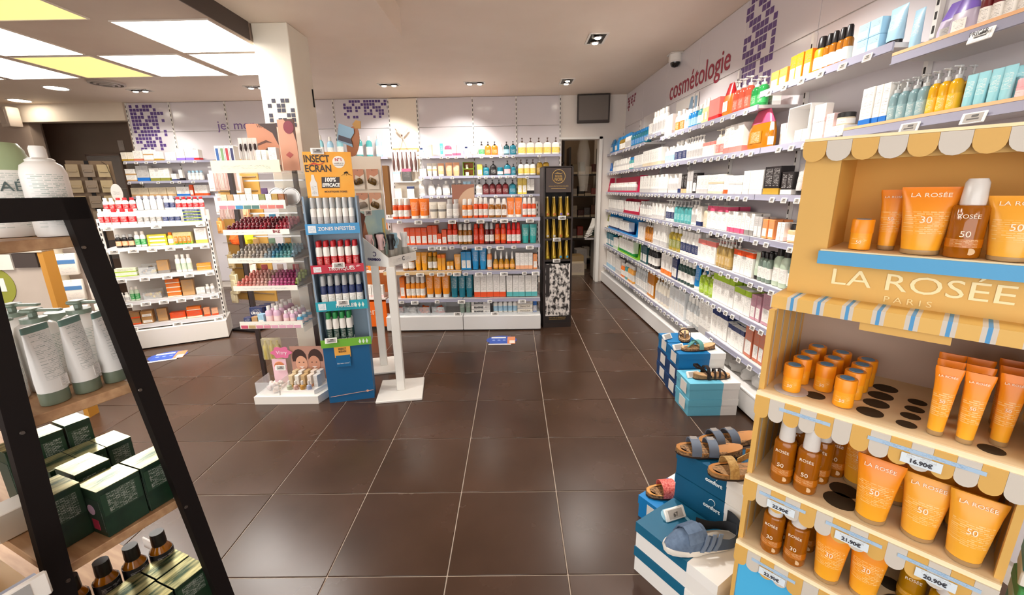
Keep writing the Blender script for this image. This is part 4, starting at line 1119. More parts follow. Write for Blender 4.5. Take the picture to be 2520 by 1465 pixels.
# ------------------------------------------------------------------ shoes and shoe boxes
def shoe_box(label, loc, rot, L=.305, Wd=.205, H=.105, col='0f6fae', white=.33, txt=None, group=None, lid=True, endlab=True, lidcol=None):
    t = thing('shoe_box', label, 'shoe box', loc, rot, group)
    x = L / 2 - L * white
    bd = part(t, 'box_body', J(boxat(-L / 2, x, -Wd / 2, Wd / 2, 0, H * .97), boxat(x, L / 2, -Wd / 2, Wd / 2, 0, H * .97, mi=1)), [pl(col, .45), pl('e9e6e1', .45)], smooth=False)
    if lid: part(t, 'lid', J(boxat(-L / 2 - .003, x, -Wd / 2 - .003, Wd / 2 + .003, H * .62, H), boxat(x, L / 2 + .003, -Wd / 2 - .003, Wd / 2 + .003, H * .62, H, mi=1)), [pl(lidcol or col, .42), pl('eeece8', .45)], smooth=False)
    if endlab: 
        e = part(t, 'end_label', boxat(-L / 2 - .0045, -L / 2 - .0032, -.06, .03, .02, H * .85), pm('e8e4dd', 'dgray', .05, .95, .4, 120), smooth=False)
    if txt:
        text(t, txt, .021, pl('e8f0f4', .5), (x - .045, -Wd / 2 - .0042, H * .5), bold=.0008)
        part(t, 'swoosh', g_tube([(x - .045 + .012 * math.cos(a), -Wd / 2 - .0042, H * .72 + .012 * math.sin(a)) for a in [R(180 - 25 * i) for i in range(10)]], .0012, 5), pl('e8f0f4', .5))
    return t
BLUEB, TEALB, LBLUE = '0b6ea8', '0d5f80', '6cbcd6'
for i in range(2): shoe_box(('lower', 'upper')[i] + ' light blue shoe box of the pair before the right wall', (1.487, 1.222, .11 * i), R(1), .305, .205, .109, LBLUE)
for j, y in enumerate((1.445, 1.665)):
    for i in range(3): shoe_box('%s blue shoe box in the %s stack before the right wall' % (('bottom', 'middle', 'top')[i], ('nearer', 'farther')[j]), (1.497 + .01 * j, y, .108 * i), R(1), .305, .2, .107, BLUEB if i == 2 else '173f6e')
RB = R(-56.3)
def nb(a, b, z): return (.701 + a * math.cos(RB) - b * math.sin(RB), .022 + a * math.sin(RB) + b * math.cos(RB), z)
for i in range(2): upper_box = shoe_box(('lower', 'upper')[i] + ' white sided teal shoe box under the blue shoe', nb(.155, .106, .106 * i), RB, .31, .212, .105, 'e7e5e2', .33, None, lidcol=TEALB, endlab=False)
for i in range(4): shoe_box(ordn[i] + ' box from the floor in the dark teal stack behind the blue shoe', nb(.148 - .002 * i, .33, .104 * i + .0005 * i), RB, .31, .2, .103, '0d5478', .36, 'confort')
shoe_box('low blue shoe box under the red sandal', nb(-.097, .37, 0), RB + R(90), .29, .15, .105, '0f7fc4')
part(upper_box, 'printed_loop', g_tube([(-.06 + .055 * math.cos(a), .02 + .038 * math.sin(a), 0) for a in [R(20 * i) for i in range(14)]], .006, 6, flat=.1), pl('7fb0c4', .5), (-.02, 0, .1062))
def sole_pts(L, Wd, n=20):
    pts = []
    for i in range(n):
        t = 2 * PI * i / n
        x = math.cos(t) * L / 2
        s = (x / L + .5)
        wid = Wd * (.40 + .12 * s - .08 * math.sin(PI * s) ** 2 * (1 if s < .6 else .2))
        pts.append((x, math.copysign(abs(math.sin(t)) ** .8, math.sin(t)) * wid))
    return pts
def sandal(label, loc, rot, strap, bed='c79a62', kind='two', L=.24, Wd=.09, heel=.03, buckle=True, side='4a3320'):
    """footbed with straps; toe at +x"""
    t = thing('sandal', label, 'sandal', loc, rot)
    sp = sole_pts(L, Wd)
    def top(x): return .022 + heel * max(0, .35 - (x / L + .5)) * 1.6
    part(t, 'outsole', g_ring_loft([[(x, y, 0) for x, y in sp], [(x * 1.01, y * 1.02, .007) for x, y in sp]]), pl('2c1d14', .6))
    part(t, 'midsole', g_ring_loft([[(x, y, .007) for x, y in sp], [(x * .99, y * .97, top(x) - .003) for x, y in sp]]), noisy(side, 'a57b4c', 140, .7))
    part(t, 'footbed', g_ring_loft([[(x * .985, y * .96, top(x) - .003) for x, y in sp], [(x * .985, y * .96, top(x)) for x, y in sp], [(x * .86, y * .82, top(x) - .003) for x, y in sp]], cap0=False), pl(bed, .55))
    def arch(x, hgt, wid, x2=None, nm='strap', wd=(1, 0, 0), yy=Wd * .47):
        x2 = x if x2 is None else x2
        pts = [(x + (x2 - x) * (1 - math.cos(a)) / 2, -yy * math.cos(a), .012 + hgt * math.sin(a) ** .7) for a in [PI * i / 12 for i in range(13)]]
        return part(t, nm, g_ribbon(pts, wid, .003, wd), strap)
    if kind == 'two':
        for x in (.055, -.005):
            s = arch(x, .044, .034)
            if buckle: part(s, 'buckle', g_box(.026, .022, .003, (x, -.012, .0545), .001), METAL)
    elif kind == 'thong':
        arch(.02, .055, .03, -.0)
        part(t, 'toe_post', g_tube([(.075, 0, .02), (.06, 0, .035), (.03, 0, .06)], .006, 6), strap)
        part(t, 'side_strap', g_ribbon([(-.03, -Wd * .45, .015), (.01, -Wd * .38, .05), (.06, -.01, .04)], .026, .003, (1, 0, 0)), strap)
    elif kind == 'multi':
        for x, x2 in ((.07, .03), (.03, .07), (.0, .03)): arch(x, .045, .013, x2)
        part(t, 'heel_strap', g_ribbon([(-.02, -Wd * .46, .02), (-.075, -Wd * .46, .075), (-.115, -.02, .085), (-.115, .02, .085), (-.075, Wd * .46, .075), (-.02, Wd * .46, .02)], .016, .003, (0, 0, 1)), strap)
        arch(-.04, .07, .022)
    elif kind == 'ankle':
        arch(.05, .05, .03); part(t, 'heel_strap', g_ribbon([(.0, -Wd * .47, .02), (-.05, -Wd * .49, .05), (-.10, -Wd * .4, .06), (-.125, 0, .062), (-.10, Wd * .4, .06), (-.05, Wd * .49, .05), (.0, Wd * .47, .02)], .024, .003, (0, 0, 1)), strap)
        part(t, 'buckle', g_box(.02, .004, .022, (-.04, -Wd * .49 - .004, .045)), pl('c9a25a', .3, metal=.9))
    elif kind == 'slide':
        arch(.03, .05, .06)
    return t
sandal('black strappy footbed sandal on the upper light blue shoe box', (1.50, 1.20, .2205), R(5), pl('241a17', .45), 'c79f72', 'multi', side='8a6440')
sandal('teal thong sandal on the nearer blue stack', (1.50, 1.42, .3245), R(188), pl('5f9a96', .4), 'd0a678', 'thong', side='4a2f1e')
sandal('dark patterned thong sandal on the farther blue stack', (1.50, 1.66, .3245), R(250), noisy('2a1c16', '5a4030', 60, .45), 'd6b084', 'thong')
sandal('slate two strap sandal on top of the dark teal stack', (.985, .125, .4195), R(174), pl('5b6677', .5), 'b5793a', 'two', side='3c2618')
sandal('second slate two strap sandal behind its pair on the dark teal stack', (1.09, .19, .4195), R(186), pl('56606f', .5), 'b5793a', 'two', side='3c2618')
sandal('gold wedge sandal with ankle strap on the dark teal stack', (1.05, .005, .4195), R(180), noisy('c7a468', 'a9834a', 120, .35), 'b5793a', 'ankle', heel=.06, side='7a5a34')
sandal('red sequin slide sandal on the low blue box', nb(-.095, .35, .106), RB + R(240), noisy('c03a3a', 'f08a7c', 160, .35), 'd79a52', 'slide')
def esl(label, loc, rot, txt=None, sc=1.):
    t = thing('price_holder', label, 'price tag', loc, rot)
    part(t, 'holder', g_box(.05, .03, .012, (0, .02, 0), .002), CLEARP)
    b = part(t, 'case', rx(g_box(.085 * sc, .011, .042 * sc, (0, 0, 0), .003), R(-35)), WHITE)
    part(b, 'display', rx(g_box(.06 * sc, .001, .03 * sc, (0, -.006, .006 * sc)), R(-35)), pl('b3ada6', .35))
    if txt: text(b, txt, .02, pl('2c2826', .5), (-.002, .0035, .02), (R(-35), 0, 0))
    return t
esl('white electronic price tag reading 67 beside the blue shoe', nb(.075, .125, .212), RB + R(75), '67')
esl('white electronic price tag on the nearer blue stack', (1.37, 1.41, .326), R(20))
esl('white electronic price tag on the farther blue stack', (1.37, 1.62, .326), R(30))
esl('white electronic price tag under the black sandal', (1.39, 1.20, .221), R(10))
# closed blue shoe
SH = (.884, -.088, .2135)
t = thing('shoe', 'grey blue suede strap shoe with white sole on the teal shoe box', 'shoe', SH, R(-172.8))
L_, Wd = .262, .096
sp = sole_pts(L_, Wd, 24)
part(t, 'sole', g_ring_loft([[(x, y, 0) for x, y in sp], [(x * 1.02, y * 1.04, .01) for x, y in sp], [(x * 1.0, y * 1.0, .02 + .008 * max(0, -x / L_)) for x, y in sp]]), pl('ded9d0', .5))
SUEDE = noisy('51637c', '61748d', 60, .85, bump=.3); LIN = pl('2d3138', .8)
def shell(zs):
    rings = []
    for k, (fz, sc, dx) in enumerate(zs):
        r_ = []
        for x, y in sp:
            s = x / L_ + .5
            hh = (.055 + .02 * (1 - s)) * (1 - .5 * max(0, s - .62) / .38)
            r_.append((x * sc + dx, y * (.96 if fz < .5 else sc * .9), .018 + hh * fz))
        rings.append(r_)
    return g_ring_loft(rings, cap0=False, cap1=False)
vamp = []
for i in range(9):
    s = i / 8
    x = L_ * (.49 - .50 * s)
    hw = Wd * .5 * math.sqrt(max(.02, 1 - ((x - .0) / (L_ * .5)) ** 2)) if x > L_ * .25 else Wd * .44
    hw = max(hw, .004)
    zt = .026 + .052 * math.sin(min(1, s * 1.25) * PI / 2)
    vamp.append([(x, -hw * math.cos(a) * (1.0), .016 + (zt - .016) * math.sin(a) ** .75) for a in [PI * j / 10 for j in range(11)]])
def open_loft(rows, th=.003):
    n = len(rows[0]); v = [p for r in rows for p in r]; f_ = []
    for i in range(len(rows) - 1):
        for j in range(n - 1):
            a = i * n + j; f_.append((a, a + 1, a + n + 1, a + n))
    return v, f_, [0] * len(f_)
part(t, 'vamp', open_loft(vamp), SUEDE)
for sgn in (-1, 1):
    q = []
    for i in range(8):
        s = i / 7; x = -.0 - L_ * .48 * s
        yw = Wd * .46 * math.sqrt(max(0.0, 1 - max(0, s - .55) ** 2 / .2025)) * sgn
        zt = .078 - .028 * math.sin(s * PI * .7) + .03 * max(0, s - .6)
        q.append([(x, yw * (1 - .10 * k / 3), .016 + (zt - .016) * k / 3) for k in range(4)])
    part(t, 'quarter', open_loft(q), pl('44546b', .85) if sgn > 0 else LIN)
part(t, 'heel_counter', open_loft([[(-L_ * .43 - .012 * math.cos(a), Wd * .40 * math.sin(a), .016 + z) for z in (0, .03, .06, .078)] for a in [PI * (-.5 + i / 8) for i in range(9)]]), pl('262a30', .85))
part(t, 'insole', g_ring_loft([[(x * .93, y * .88, .021) for x, y in sp], [(x * .93, y * .88, .024) for x, y in sp]]), pl('b9b2a6', .6))
for x in (-.0, -.022, -.044): part(t, 'side_strap', g_ribbon([(x + .025, Wd * .49, .02), (x + .012, Wd * .475, .045), (x, Wd * .39, .074)], .013, .004, (1, 0, .2)), pl('6d7f98', .8))
part(t, 'closing_strap', g_ribbon([(.055, -Wd * .44, .036), (.05, -Wd * .26, .074), (.045, 0, .088), (.04, Wd * .26, .08), (.04, Wd * .42, .05)], .05, .005, (1, 0, -.25)), SUEDE)

# ------------------------------------------------------------------ insect repellent display
f = EN
W = .303
d2 = thing('cardboard_display', 'tall blue and orange cardboard insect repellent display beside the white stands', 'display stand', f.w(0, 0, 0), f.a)
part(d2, 'base', boxat(.0, W - .012, 0, .15, 0, .402), pl('0d5a8a', .5), smooth=False)
part(d2, 'back_panel', boxat(0, W, .145, .155, .40, 1.37), pl('9fb4c4', .5), smooth=False)
for x in (0, W): part(d2, 'side_panel', boxat(x - .005, x + .005, .0, .15, .40, 1.37), pl('8aa0b4', .45), smooth=False)
BANDS = ((.40, .453, '76b83c', '', 'green'), (.649, .711, '22a3b4', 'FAMILLES', 'teal'), (.896, .950, 'c3243c', 'TROPIQUES', 'red'), (1.142, 1.206, '3a94cc', 'ZONES INFESTÉES', 'blue'))
for z0, z1, c, tx, nm in BANDS:
    s = part(d2, 'shelf', boxat(.002, W - .002, .0, .145, z0 + .004, z0 + .014), pl('c9d2d8', .5), smooth=False)
    b = part(s, 'printed_band', boxat(-.006, W + .006, -.009, -.003, z0, z1), pl(c, .4), smooth=False)
    if tx: text(b, tx, .033 if len(tx) < 12 else .03, pl('f4f2ee', .5), (.175, -.0105, (z0 + z1) / 2), sx=.9, bold=.0006)
    if tx: part(b, 'small_logo', boxat(.01, .055, -.0105, -.009, z0 + .01, z1 - .01), pm('e9eef0', c, .05, .95, .4, 90), smooth=False)
    if nm in ('green', 'teal'):
        for k in range(3): part(b, 'leaf_print', g_prism([(W * .78 + k * .022 + a * .9, (z0 + z1) / 2 + b_) for a, b_ in ((0, -.018), (.009, -.002), (0, .018), (-.009, -.002))], 'y', -.0105, -.009), pl('dff0e4', .5))
    if nm == 'red':
        for k in range(2):
            for j in range(5):
                a = R(20 + 35 * j); part(b, 'palm_print', g_prism([(W * .78 + k * .04, .93), (W * .78 + k * .04 + .016 * math.cos(a), .93 + .014 * math.sin(a)), (W * .78 + k * .04 + .012 * math.cos(a + .3), .93 + .010 * math.sin(a + .3))], 'y', -.0105, -.009), pl('f4e4e6', .5))
hd = part(d2, 'header_card', boxat(.012, W - .012, .10, .106, 1.36, 1.635), noisy('f3a012', 'f4b13a', 5, .45), smooth=False)
text(hd, 'INSECT', .058, pl('3a2a24', .5), (.088, .0985, 1.592), sx=.78, bold=.0014); text(hd, 'ECRAN', .058, pl('3a2a24', .5), (.092, .0985, 1.535), sx=.82, bold=.0014)
part(hd, 'red_slash', g_prism([(.03, 1.556), (.07, 1.572), (.1, 1.562), (.14, 1.575), (.1, 1.556), (.07, 1.562)], 'y', .0975, .0985), pl('d03a26', .5))
part(hd, 'white_roundel', g_prism([(.215 + .036 * math.cos(a), 1.575 + .036 * math.sin(a)) for a in [2 * PI * i / 24 for i in range(24)]], 'y', .098, .0998), pl('f5efe4', .5))
text(hd, 'N°1', .026, pl('c02a3a', .5), (.215, .097, 1.588), bold=.0006); text(hd, 'conseillé par les', .009, pl('4a3a34', .5), (.215, .097, 1.568)); text(hd, 'professionnels', .009, pl('4a3a34', .5), (.215, .097, 1.557))
part(hd, 'dark_plate', g_prism([(.1, 1.42), (.205, 1.42), (.21, 1.486), (.105, 1.486)], 'y', .0978, .0998), pl('3a3030', .5))
text(hd, '100%', .034, pl('f4f1ea', .5), (.152, .097, 1.468), bold=.0016, sx=.9, shear=.15); text(hd, 'EFFICACE', .028, pl('f4f1ea', .5), (.155, .097, 1.436), bold=.0014, sx=.85, shear=.15)
text(hd, 'MOUSTIQUES TIGRES', .014, pl('3a2a24', .5), (.18, .097, 1.396), bold=.0003)
part(hd, 'bottle_picture', g_prism([(.035, 1.37), (.075, 1.37), (.075, 1.45), (.066, 1.47), (.062, 1.5), (.048, 1.5), (.044, 1.47), (.035, 1.45)], 'y', .098, .0998), pm('e2ded8', 'dgray', .05, .5, .4, 90))
mq = part(hd, 'mosquito_picture', g_tube([(.24, .098, 1.508), (.255, .098, 1.516), (.262, .098, 1.511)], .004, 6), pl('2a1c16', .6))
for k in range(5): part(mq, 'mosquito_leg', g_tube([(.25, .0975, 1.512), (.222 + .016 * k, .0975, 1.492 + .004 * (k % 2))], .0008, 4), pl('2a1c16', .6))
ob('price_tag', tagw_me, hd, (.1, .092, 1.638), 0)
for i, z in enumerate((.452, .70, .945)): ob('price_tag', tagw_me, d2, ((.06, .16, .16)[i], -.018, z - .0), (R(-15), 0, 0))
pc = part(d2, 'leaflet_pocket', boxat(.075, .165, -.012, -.001, .26, .34), pl('0f6496', .45), smooth=False)
lf_ = part(d2, 'leaflet_card', boxat(.07, .17, -.008, -.004, .325, .405), pl('f2b04c', .5), smooth=False)
text(lf_, 'INSECT', .018, pl('5a4632', .5), (.12, -.0095, .385), sx=.8, bold=.0006); text(lf_, 'ECRAN', .018, pl('5a4632', .5), (.12, -.0095, .366), sx=.8, bold=.0006)
text(pc, 'Servez-vous !', .015, pl('dfe8ee', .5), (.12, -.0135, .285))
part(d2, 'rope_line', g_tube([(.01, -.003, .046), (.2, -.003, .058), (.29, -.003, .062)], .0018, 5), pl('d9a38a', .5)); part(d2, 'rope_knot', g_lathe([(.008, 0), (.008, .003)], 12), pl('d9a38a', .5), (.25, -.001, .06), (R(90), 0, 0))
def en_row(kind, n, z, h, body, cap, lab, label, x0=.025, x1=.285, y=.012, rows=2, w=None):
    iw = (x1 - x0) / n
    P = proto(kind, w or min(.046, iw * .94), .04, h, body, cap, lab)
    for r_ in range(rows):
        for i in range(n): put(P, NAMES[kind], label, CATS[kind], f.w(x0 + iw * (i + .5), y + .022 + r_ * .052, z), f.a, label)
en_row('S', 7, 1.157, .205, 'w', 'clear', 'lgray', 'white sprayer with clear cap, top row of the repellent display')
en_row('A', 6, .911, .185, 'w', 'red', 'red', 'red capped white aerosol, second row of the repellent display')
en_row('S', 6, .664, .21, 'navy', 'clear', 'w', 'navy and white sprayer with clear cap, third row of the repellent display')
en_row('A', 4, .415, .215, 'w', 'green', 'dgreen', 'green capped aerosol, lowest row of the repellent display', .03, .2)

# ------------------------------------------------------------------ two white pole stands
STW = noisy('ebe8e2', 'e4e0d8', 5, .45)
s1 = thing('pole_stand', 'white wooden pole stand carrying the open spray bottle tray', 'stand', (-.558, 1.516, 0), R(9))
part(s1, 'foot_plate', g_box(.31, .345, .016, (0, 0, 0), .003), STW); part(s1, 'pole', T(g_box(.056, .056, .89, (0, 0, .016), .003), Matrix.Shear('XY', 4, (.0, .0))), STW)
tb = Frame((-.566, 1.507), R(68))
t1 = thing('counter_tray', 'white sloped counter tray with purple lettering on the pole stand', 'display tray', tb.w(0, 0, .905), tb.a)
part(t1, 'tray_floor', boxat(0, .31, 0, .25, 0, .004), STW, smooth=False)
part(t1, 'front_lip', boxat(0, .31, -.003, .001, 0, .062), STW, smooth=False)
for x in (0, .31): part(t1, 'side_wedge', g_prism([(0, 0), (.25, 0), (.25, .225), (0, .062)], 'x', x - .003, x + .003), STW, smooth=False)
part(t1, 'deck', boxat(.003, .307, .0, .25, .03, .034), STW, smooth=False)
for x in (.06, .13, .2): part(t1, 'cutout', g_lathe([(.022, .0345), (.022, .035)], 14, c=(x, .04)), pl('4a4440', .8))
bc = part(t1, 'back_card', boxat(.003, .307, .245, .25, .02, .36), noisy('9fc4cc', 'c6dccb', 6, .4), smooth=False)
part(bc, 'profile_print', g_prism([(.0035, .04), (.09, .04), (.08, .10), (.1, .13), (.085, .17), (.11, .19), (.1, .23), (.09, .28), (.05, .335), (.0035, .3)], 'y', .242, .2445), pl('b67a58', .5))
part(bc, 'hair_print', g_prism([(.0035, .04), (.04, .06), (.045, .16), (.07, .26), (.1, .33), (.05, .355), (.0035, .355)], 'y', .2405, .2425), pl('6a3a26', .5))
part(bc, 'yellow_print', boxat(.27, .295, .242, .2445, .12, .3), pl('e0c87a', .5), smooth=False)
ob('price_tag', tagw_me, bc, (.12, .235, .345), 0)
text(t1, 'CALINBOO', .021, pl('3d3560', .5), (-.0045, .115, .045), R(-90), bold=.0016, sx=1.0); 
part(t1, 'logo_mark', ry(rz(g_tube([(.014 * math.cos(a), 0, .014 * math.sin(a)) for a in [R(50 + 26 * i) for i in range(11)]], .0028, 6), R(90)), 0), pl('3d3560', .5), (-.005, .11, .083))
part(t1, 'small_print', boxat(.04, .27, -.0045, -.003, .018, .046), pm('e6e2da', '6a6480', .1, .9, .4, 120), smooth=False)
text(t1, 'C', .04, pl('2d2a34', .5), (.155, -.005, .034), bold=.001)
def mister(label, x, y, col, h=.17):
    o = solid('mist_sprayer', label, 'mist sprayer', g_lathe([(.021, 0), (.023, .004), (.022, h * .34), (.016, h * .40)], 14), pl('d8d2c8', .1, trans=.6), tb.w(x, y, .94), tb.a)
    c = part(o, 'trigger_body', g_ring_loft([ell(.020, .020, h * .38, 14), ell(.017, .017, h * .55, 14), ell(.019, .020, h * .75, 14), ell(.025, .027, h * .95, 14), ell(.021, .023, h, 14)]), pl(col, .4))
    part(o, 'trigger', g_ribbon([(0, -.026, h * .86), (0, -.036, h * .7), (0, -.028, h * .52)], .01, .003), pl(col, .4))
mister('pale pink mist sprayer nearest the tray wedge', .035, .175, 'e9c6c4'); mister('pale pink mist sprayer in the middle of the tray', .075, .115, 'e9c6c4')
mister('black mist sprayer behind the pink one', .12, .17, '1a1718'); mister('black mist sprayer at the tray front', .115, .06, '1a1718')
mister('slate mist sprayer at the back of the tray', .18, .19, '3a4658'); mister('light blue mist sprayer in the tray', .19, .09, '9cc6da'); mister('white mist sprayer at the far tray end', .265, .06, 'e9e6e2')
s2 = thing('pole_stand', 'second white pole stand holding the hair accessory board', 'stand', (-.815, 1.965, 0), R(14))
part(s2, 'foot_plate', g_box(.27, .33, .016, (0, 0, 0), .003), STW); part(s2, 'pole', g_box(.056, .056, 1.02, (0, 0, .016), .003), STW)
ab = Frame((-.955, 1.99), R(4))
pb = thing('accessory_board', 'cream board of tortoiseshell hair clips on the second pole stand', 'display board', ab.w(0, 0, 1.0), ab.a)
part(pb, 'board', boxat(0, .245, 0, .012, 0, .645), pl('e7d9c6', .5), smooth=False)
part(pb, 'back_brace', boxat(.1, .16, .012, .03, 0, .3), STW, smooth=False)
part(pb, 'side_cards', J(*[boxat(.25, .29, .01 + .014 * i, .018 + .014 * i, .22 + .0 * i, .58) for i in range(5)]), pl('a9763f', .6), smooth=False)
CLIPS = [(.045, .47, 'c98c6e', '3a2412'), (.15, .47, 'c98c6e', '4a3210'), (.06, .30, 'c98c6e', '8a7a6a'), (.155, .30, 'd09a7c', '3a2412'), (.055, .13, 'c98c6e', '8fa3b4'), (.15, .13, 'c98c6e', 'd9c9a0')]
for i, (x, z, c1, c2) in enumerate(CLIPS):
    lab = '%s hair clip card, %s row of the accessory board' % (('first', 'second')[i % 2], ('top', 'middle', 'bottom')[i // 2])
    t = thing('clip_card', lab, 'hair clip', ab.w(x + .03, -.014, 1.0 + z), ab.a)
    part(t, 'card', boxat(-.043, .043, 0, .003, -.06, .085), pl('e9dcca', .5), smooth=False)
    part(t, 'card_print', g_prism([(-.043, .085), (.043, .085), (.043, .05), (.01, .03), (-.02, .045), (-.03, .0), (-.043, .0)], 'y', -.001, .0005), pl(c1, .5))
    part(t, 'clip', mv(rx(g_ring_loft([ell(.028, .006, -.02, 10, 3), ell(.034, .012, -.008, 10, 2.5), ell(.03, .012, .012, 10, 2.5), ell(.02, .006, .024, 10, 3)]), R(8)), 0, -.012, -.005), noisy(c2, '7a5a1c' if c2 < '5' else c2, 70, .3), rot=(0, R(25 if i % 2 else -15), 0))
    part(t, 'hanging_peg', g_tube([(0, .012, .075), (0, -.02, .078)], .002, 5), METAL)

# paddle shaped sun head card above the boards
hc = thing('head_cutout', 'tanned face cutout holding a pale blue leaflet above the accessory board', 'cardboard cutout', (-.90, 2.06, 1.645), R(-6))
part(hc, 'face', g_prism([(-.02 + .05 * math.cos(a) + .02 * math.sin(a), .11 + .11 * math.sin(a)) for a in [2 * PI * i / 24 for i in range(24)]], 'y', 0, .006), pl('a9683c', .5))
part(hc, 'hair', g_prism([(.01, .2), (.05, .2), (.055, .25), (.02, .26), (-.01, .23)], 'y', -.003, .003), pl('b8863a', .5))
part(hc, 'leaflet', g_prism([(-.14, .12), (-.11, .24), (.0, .2), (.0, .17), (-.03, .13), (-.02, .07)], 'y', -.009, -.006), pl('8fb4cc', .5))
part(hc, 'leaflet_print', g_prism([(-.13, .125), (-.12, .16), (-.03, .13), (-.02, .09)], 'y', -.0105, -.009), pl('4a4450', .5))
part(hc, 'foot_tab', boxat(-.03, .03, 0, .03, 0, .01), pl('e9e4dc', .5))

# ------------------------------------------------------------------ make-up tower in front of the column
mf = Frame((-1.62, 1.5), 0)
mk = thing('makeup_tower', 'tall make-up and nail polish tower with white shelf fronts before the column', 'display stand', mf.w(0, 0, 0), 0)
for x in (.05, .40): part(mk, 'post', g_box(.026, .026, 1.62, (x - .09 if x < .1 else x, .23, 0)), pl('2a1814', .4))
MW = .425
FR1 = pl('ece7dd', .4)
zs = [(1.525, 'box'), (1.30, 'box'), (1.137, 'polish'), (.95, 'polish'), (.762, 'polish'), (.495, 'bottle')]
for i, (z, kind) in enumerate(zs):
    s = part(mk, 'shelf', boxat(0, MW, 0, .30, z + .002, z + .010), pl('cfc9c2', .3) if kind == 'polish' else CLEARP, smooth=False)
    hh = (.075, .055, .034, .034, .034, .05)[i]
    p_ = part(s, 'front_strip', boxat(-.004, MW + .004, -.004, .0, z - .004, z - .004 + hh), pm('efeade' if i else 'efe8c8', 'gray', .3, .6, .4, 70), smooth=False)
    if i in (1, 5):
        for k, c in enumerate(['d98a96', 'd98a96', '3f8fc0', '5f8a84', '4f7a74', 'd98078', 'd9786c', 'c96a64'] if i == 1 else ['c9506a', 'b99a6a', 'd98a9c', 'd98a9c', 'dda4b8', 'dda4b8', 'dda4b8', 'dda4b8']):
            part(p_, 'colour_chip', boxat(.004 + k * .052, .05 + k * .052, -.006, -.004, z - .002, z + .02), pl(c, .5), smooth=False)
    if kind == 'polish':
        part(s, 'wire_grid', J(*[boxat(.01 + .035 * k, .013 + .035 * k, .0, .29, z + .045, z + .048) for k in range(12)]), METAL, smooth=False)
text(mk, 'B+Z', .026, pl('8a2030', .5), (.345, -.006, 1.152), bold=.001)
POLG = {}
pidx = 0
def polish_me(c):
    if c not in POLG: POLG[c] = mesh('nail_polish', rx(J(g_lathe([(.011, 0), (.0125, .003), (.0125, .022), (.008, .026)], 8), g_lathe([(.0095, .026), (.0115, .029), (.0105, .042), (.007, .046)], 8, mi=1)), R(-22)), [pl(c, .12), pl(c, .08, trans=.25)])
    return POLG[c]
pal = {2: ['6a1a24', '7a1a28', '8a1c2a', '741826', '9a2230', '5e1620', 'a8283a', 'b04a58'], 3: ['8f8880', 'a89a8c', 'b9aa98', '9a9088', 'c0b0a0', '8c9aa0', '3f7f9c', '4f8f94', '6aa4a0', '7a9fb0'], 4: ['d9786a', 'c9786c', 'cf8f82', 'd9a498', 'c9a08f', 'cf7f9a', 'c96a90', 'b94a7c', 'a83a6a', '9fae4a']}
pname = {2: 'wine red,cherry red,garnet red,burgundy red,scarlet red,maroon red,raspberry red,dusty rose red'.split(','), 3: 'grey,beige,sand,taupe,champagne,slate,petrol blue,sea green,mint green,sky blue'.split(','), 4: 'coral,terracotta,salmon,nude pink,pale tan,candy pink,rose pink,magenta,dark fuchsia,lime green'.split(',')}
for i in (2, 3, 4):
    z = zs[i][0]; cs = pal[i]
    for r_ in range(5):
        for c in range(15):
            col = cs[min(len(cs) - 1, int((c + r_ * .4) / 15.6 * len(cs)))]
            ci = min(len(cs) - 1, int((c + r_ * .4) / 15.6 * len(cs)))
            lab = '%s nail polish bottle, %s row of the %s polish shelf, make-up tower' % (pname[i][ci], ('front', 'second', 'third', 'fourth', 'back')[r_], ('upper', 'middle', 'lower')[i - 2])
            tag(ob('nail_polish', polish_me(col), None, mf.w(.018 + c * .0265 + (r_ % 2) * .005, .02 + r_ * .045, z + .012 + r_ * .011), 0), lab, 'nail polish', lab)
    part(bpy.data.objects[mk.name], 'sloped_tray', g_prism([(.0, z + .0105), (.26, z + .0105), (.26, z + .062), (.0, z + .0115)], 'x', .004, MW - .004), pl('6a625c', .3), smooth=False)
# boxes on the two upper shelves, header pictures, brush packs
for i, c in enumerate(['2f5a9c', '7a9a6a', 'b0303a', '2a2a5c']):
    o = put(proto('B', .028, .05, .15, 'w', 'w', c), 'carton', 'slim white carton with %s stripe on the top tower shelf' % ('blue', 'green', 'red', 'indigo')[i], 'carton', mf.w(.012 + i * .031 + .012, .06, 1.537), 0)
    part(o, 'stripe', g_box(.016, .001, .12, (0, -.0256, .015)), pl(c, .4))
for i in range(4):
    t = thing('brush_pack', '%s makeup brush in a clear pack, top tower shelf' % ordn[i], 'brush pack', mf.w(.15 + i * .03, .09, 1.537), R(-6 + 4 * i))
    part(t, 'pack', g_box(.027, .012, .2), pl('e6dfd8', .2, alpha=.5)); part(t, 'handle', g_lathe([(.004, .02), (.004, .11)], 8), pl('2a2020', .4)); part(t, 'bristles', g_lathe([(.004, .11), (.011, .135), (.010, .16), (.003, .17)], 10), pl('2a1614', .8))
for i, (x, w, h, c) in enumerate(((.285, .03, .12, 'lav'), (.32, .03, .12, 'lav'), (.375, .05, .135, 'gray'))): put(proto('B', w, .04, h, 'w', 'w', c), 'carton', ('white carton with lavender band, first', 'white carton with lavender band, second', 'wide white carton with grey spot')[i] + ' on the top tower shelf', 'carton', mf.w(x, .05, 1.537), 0)
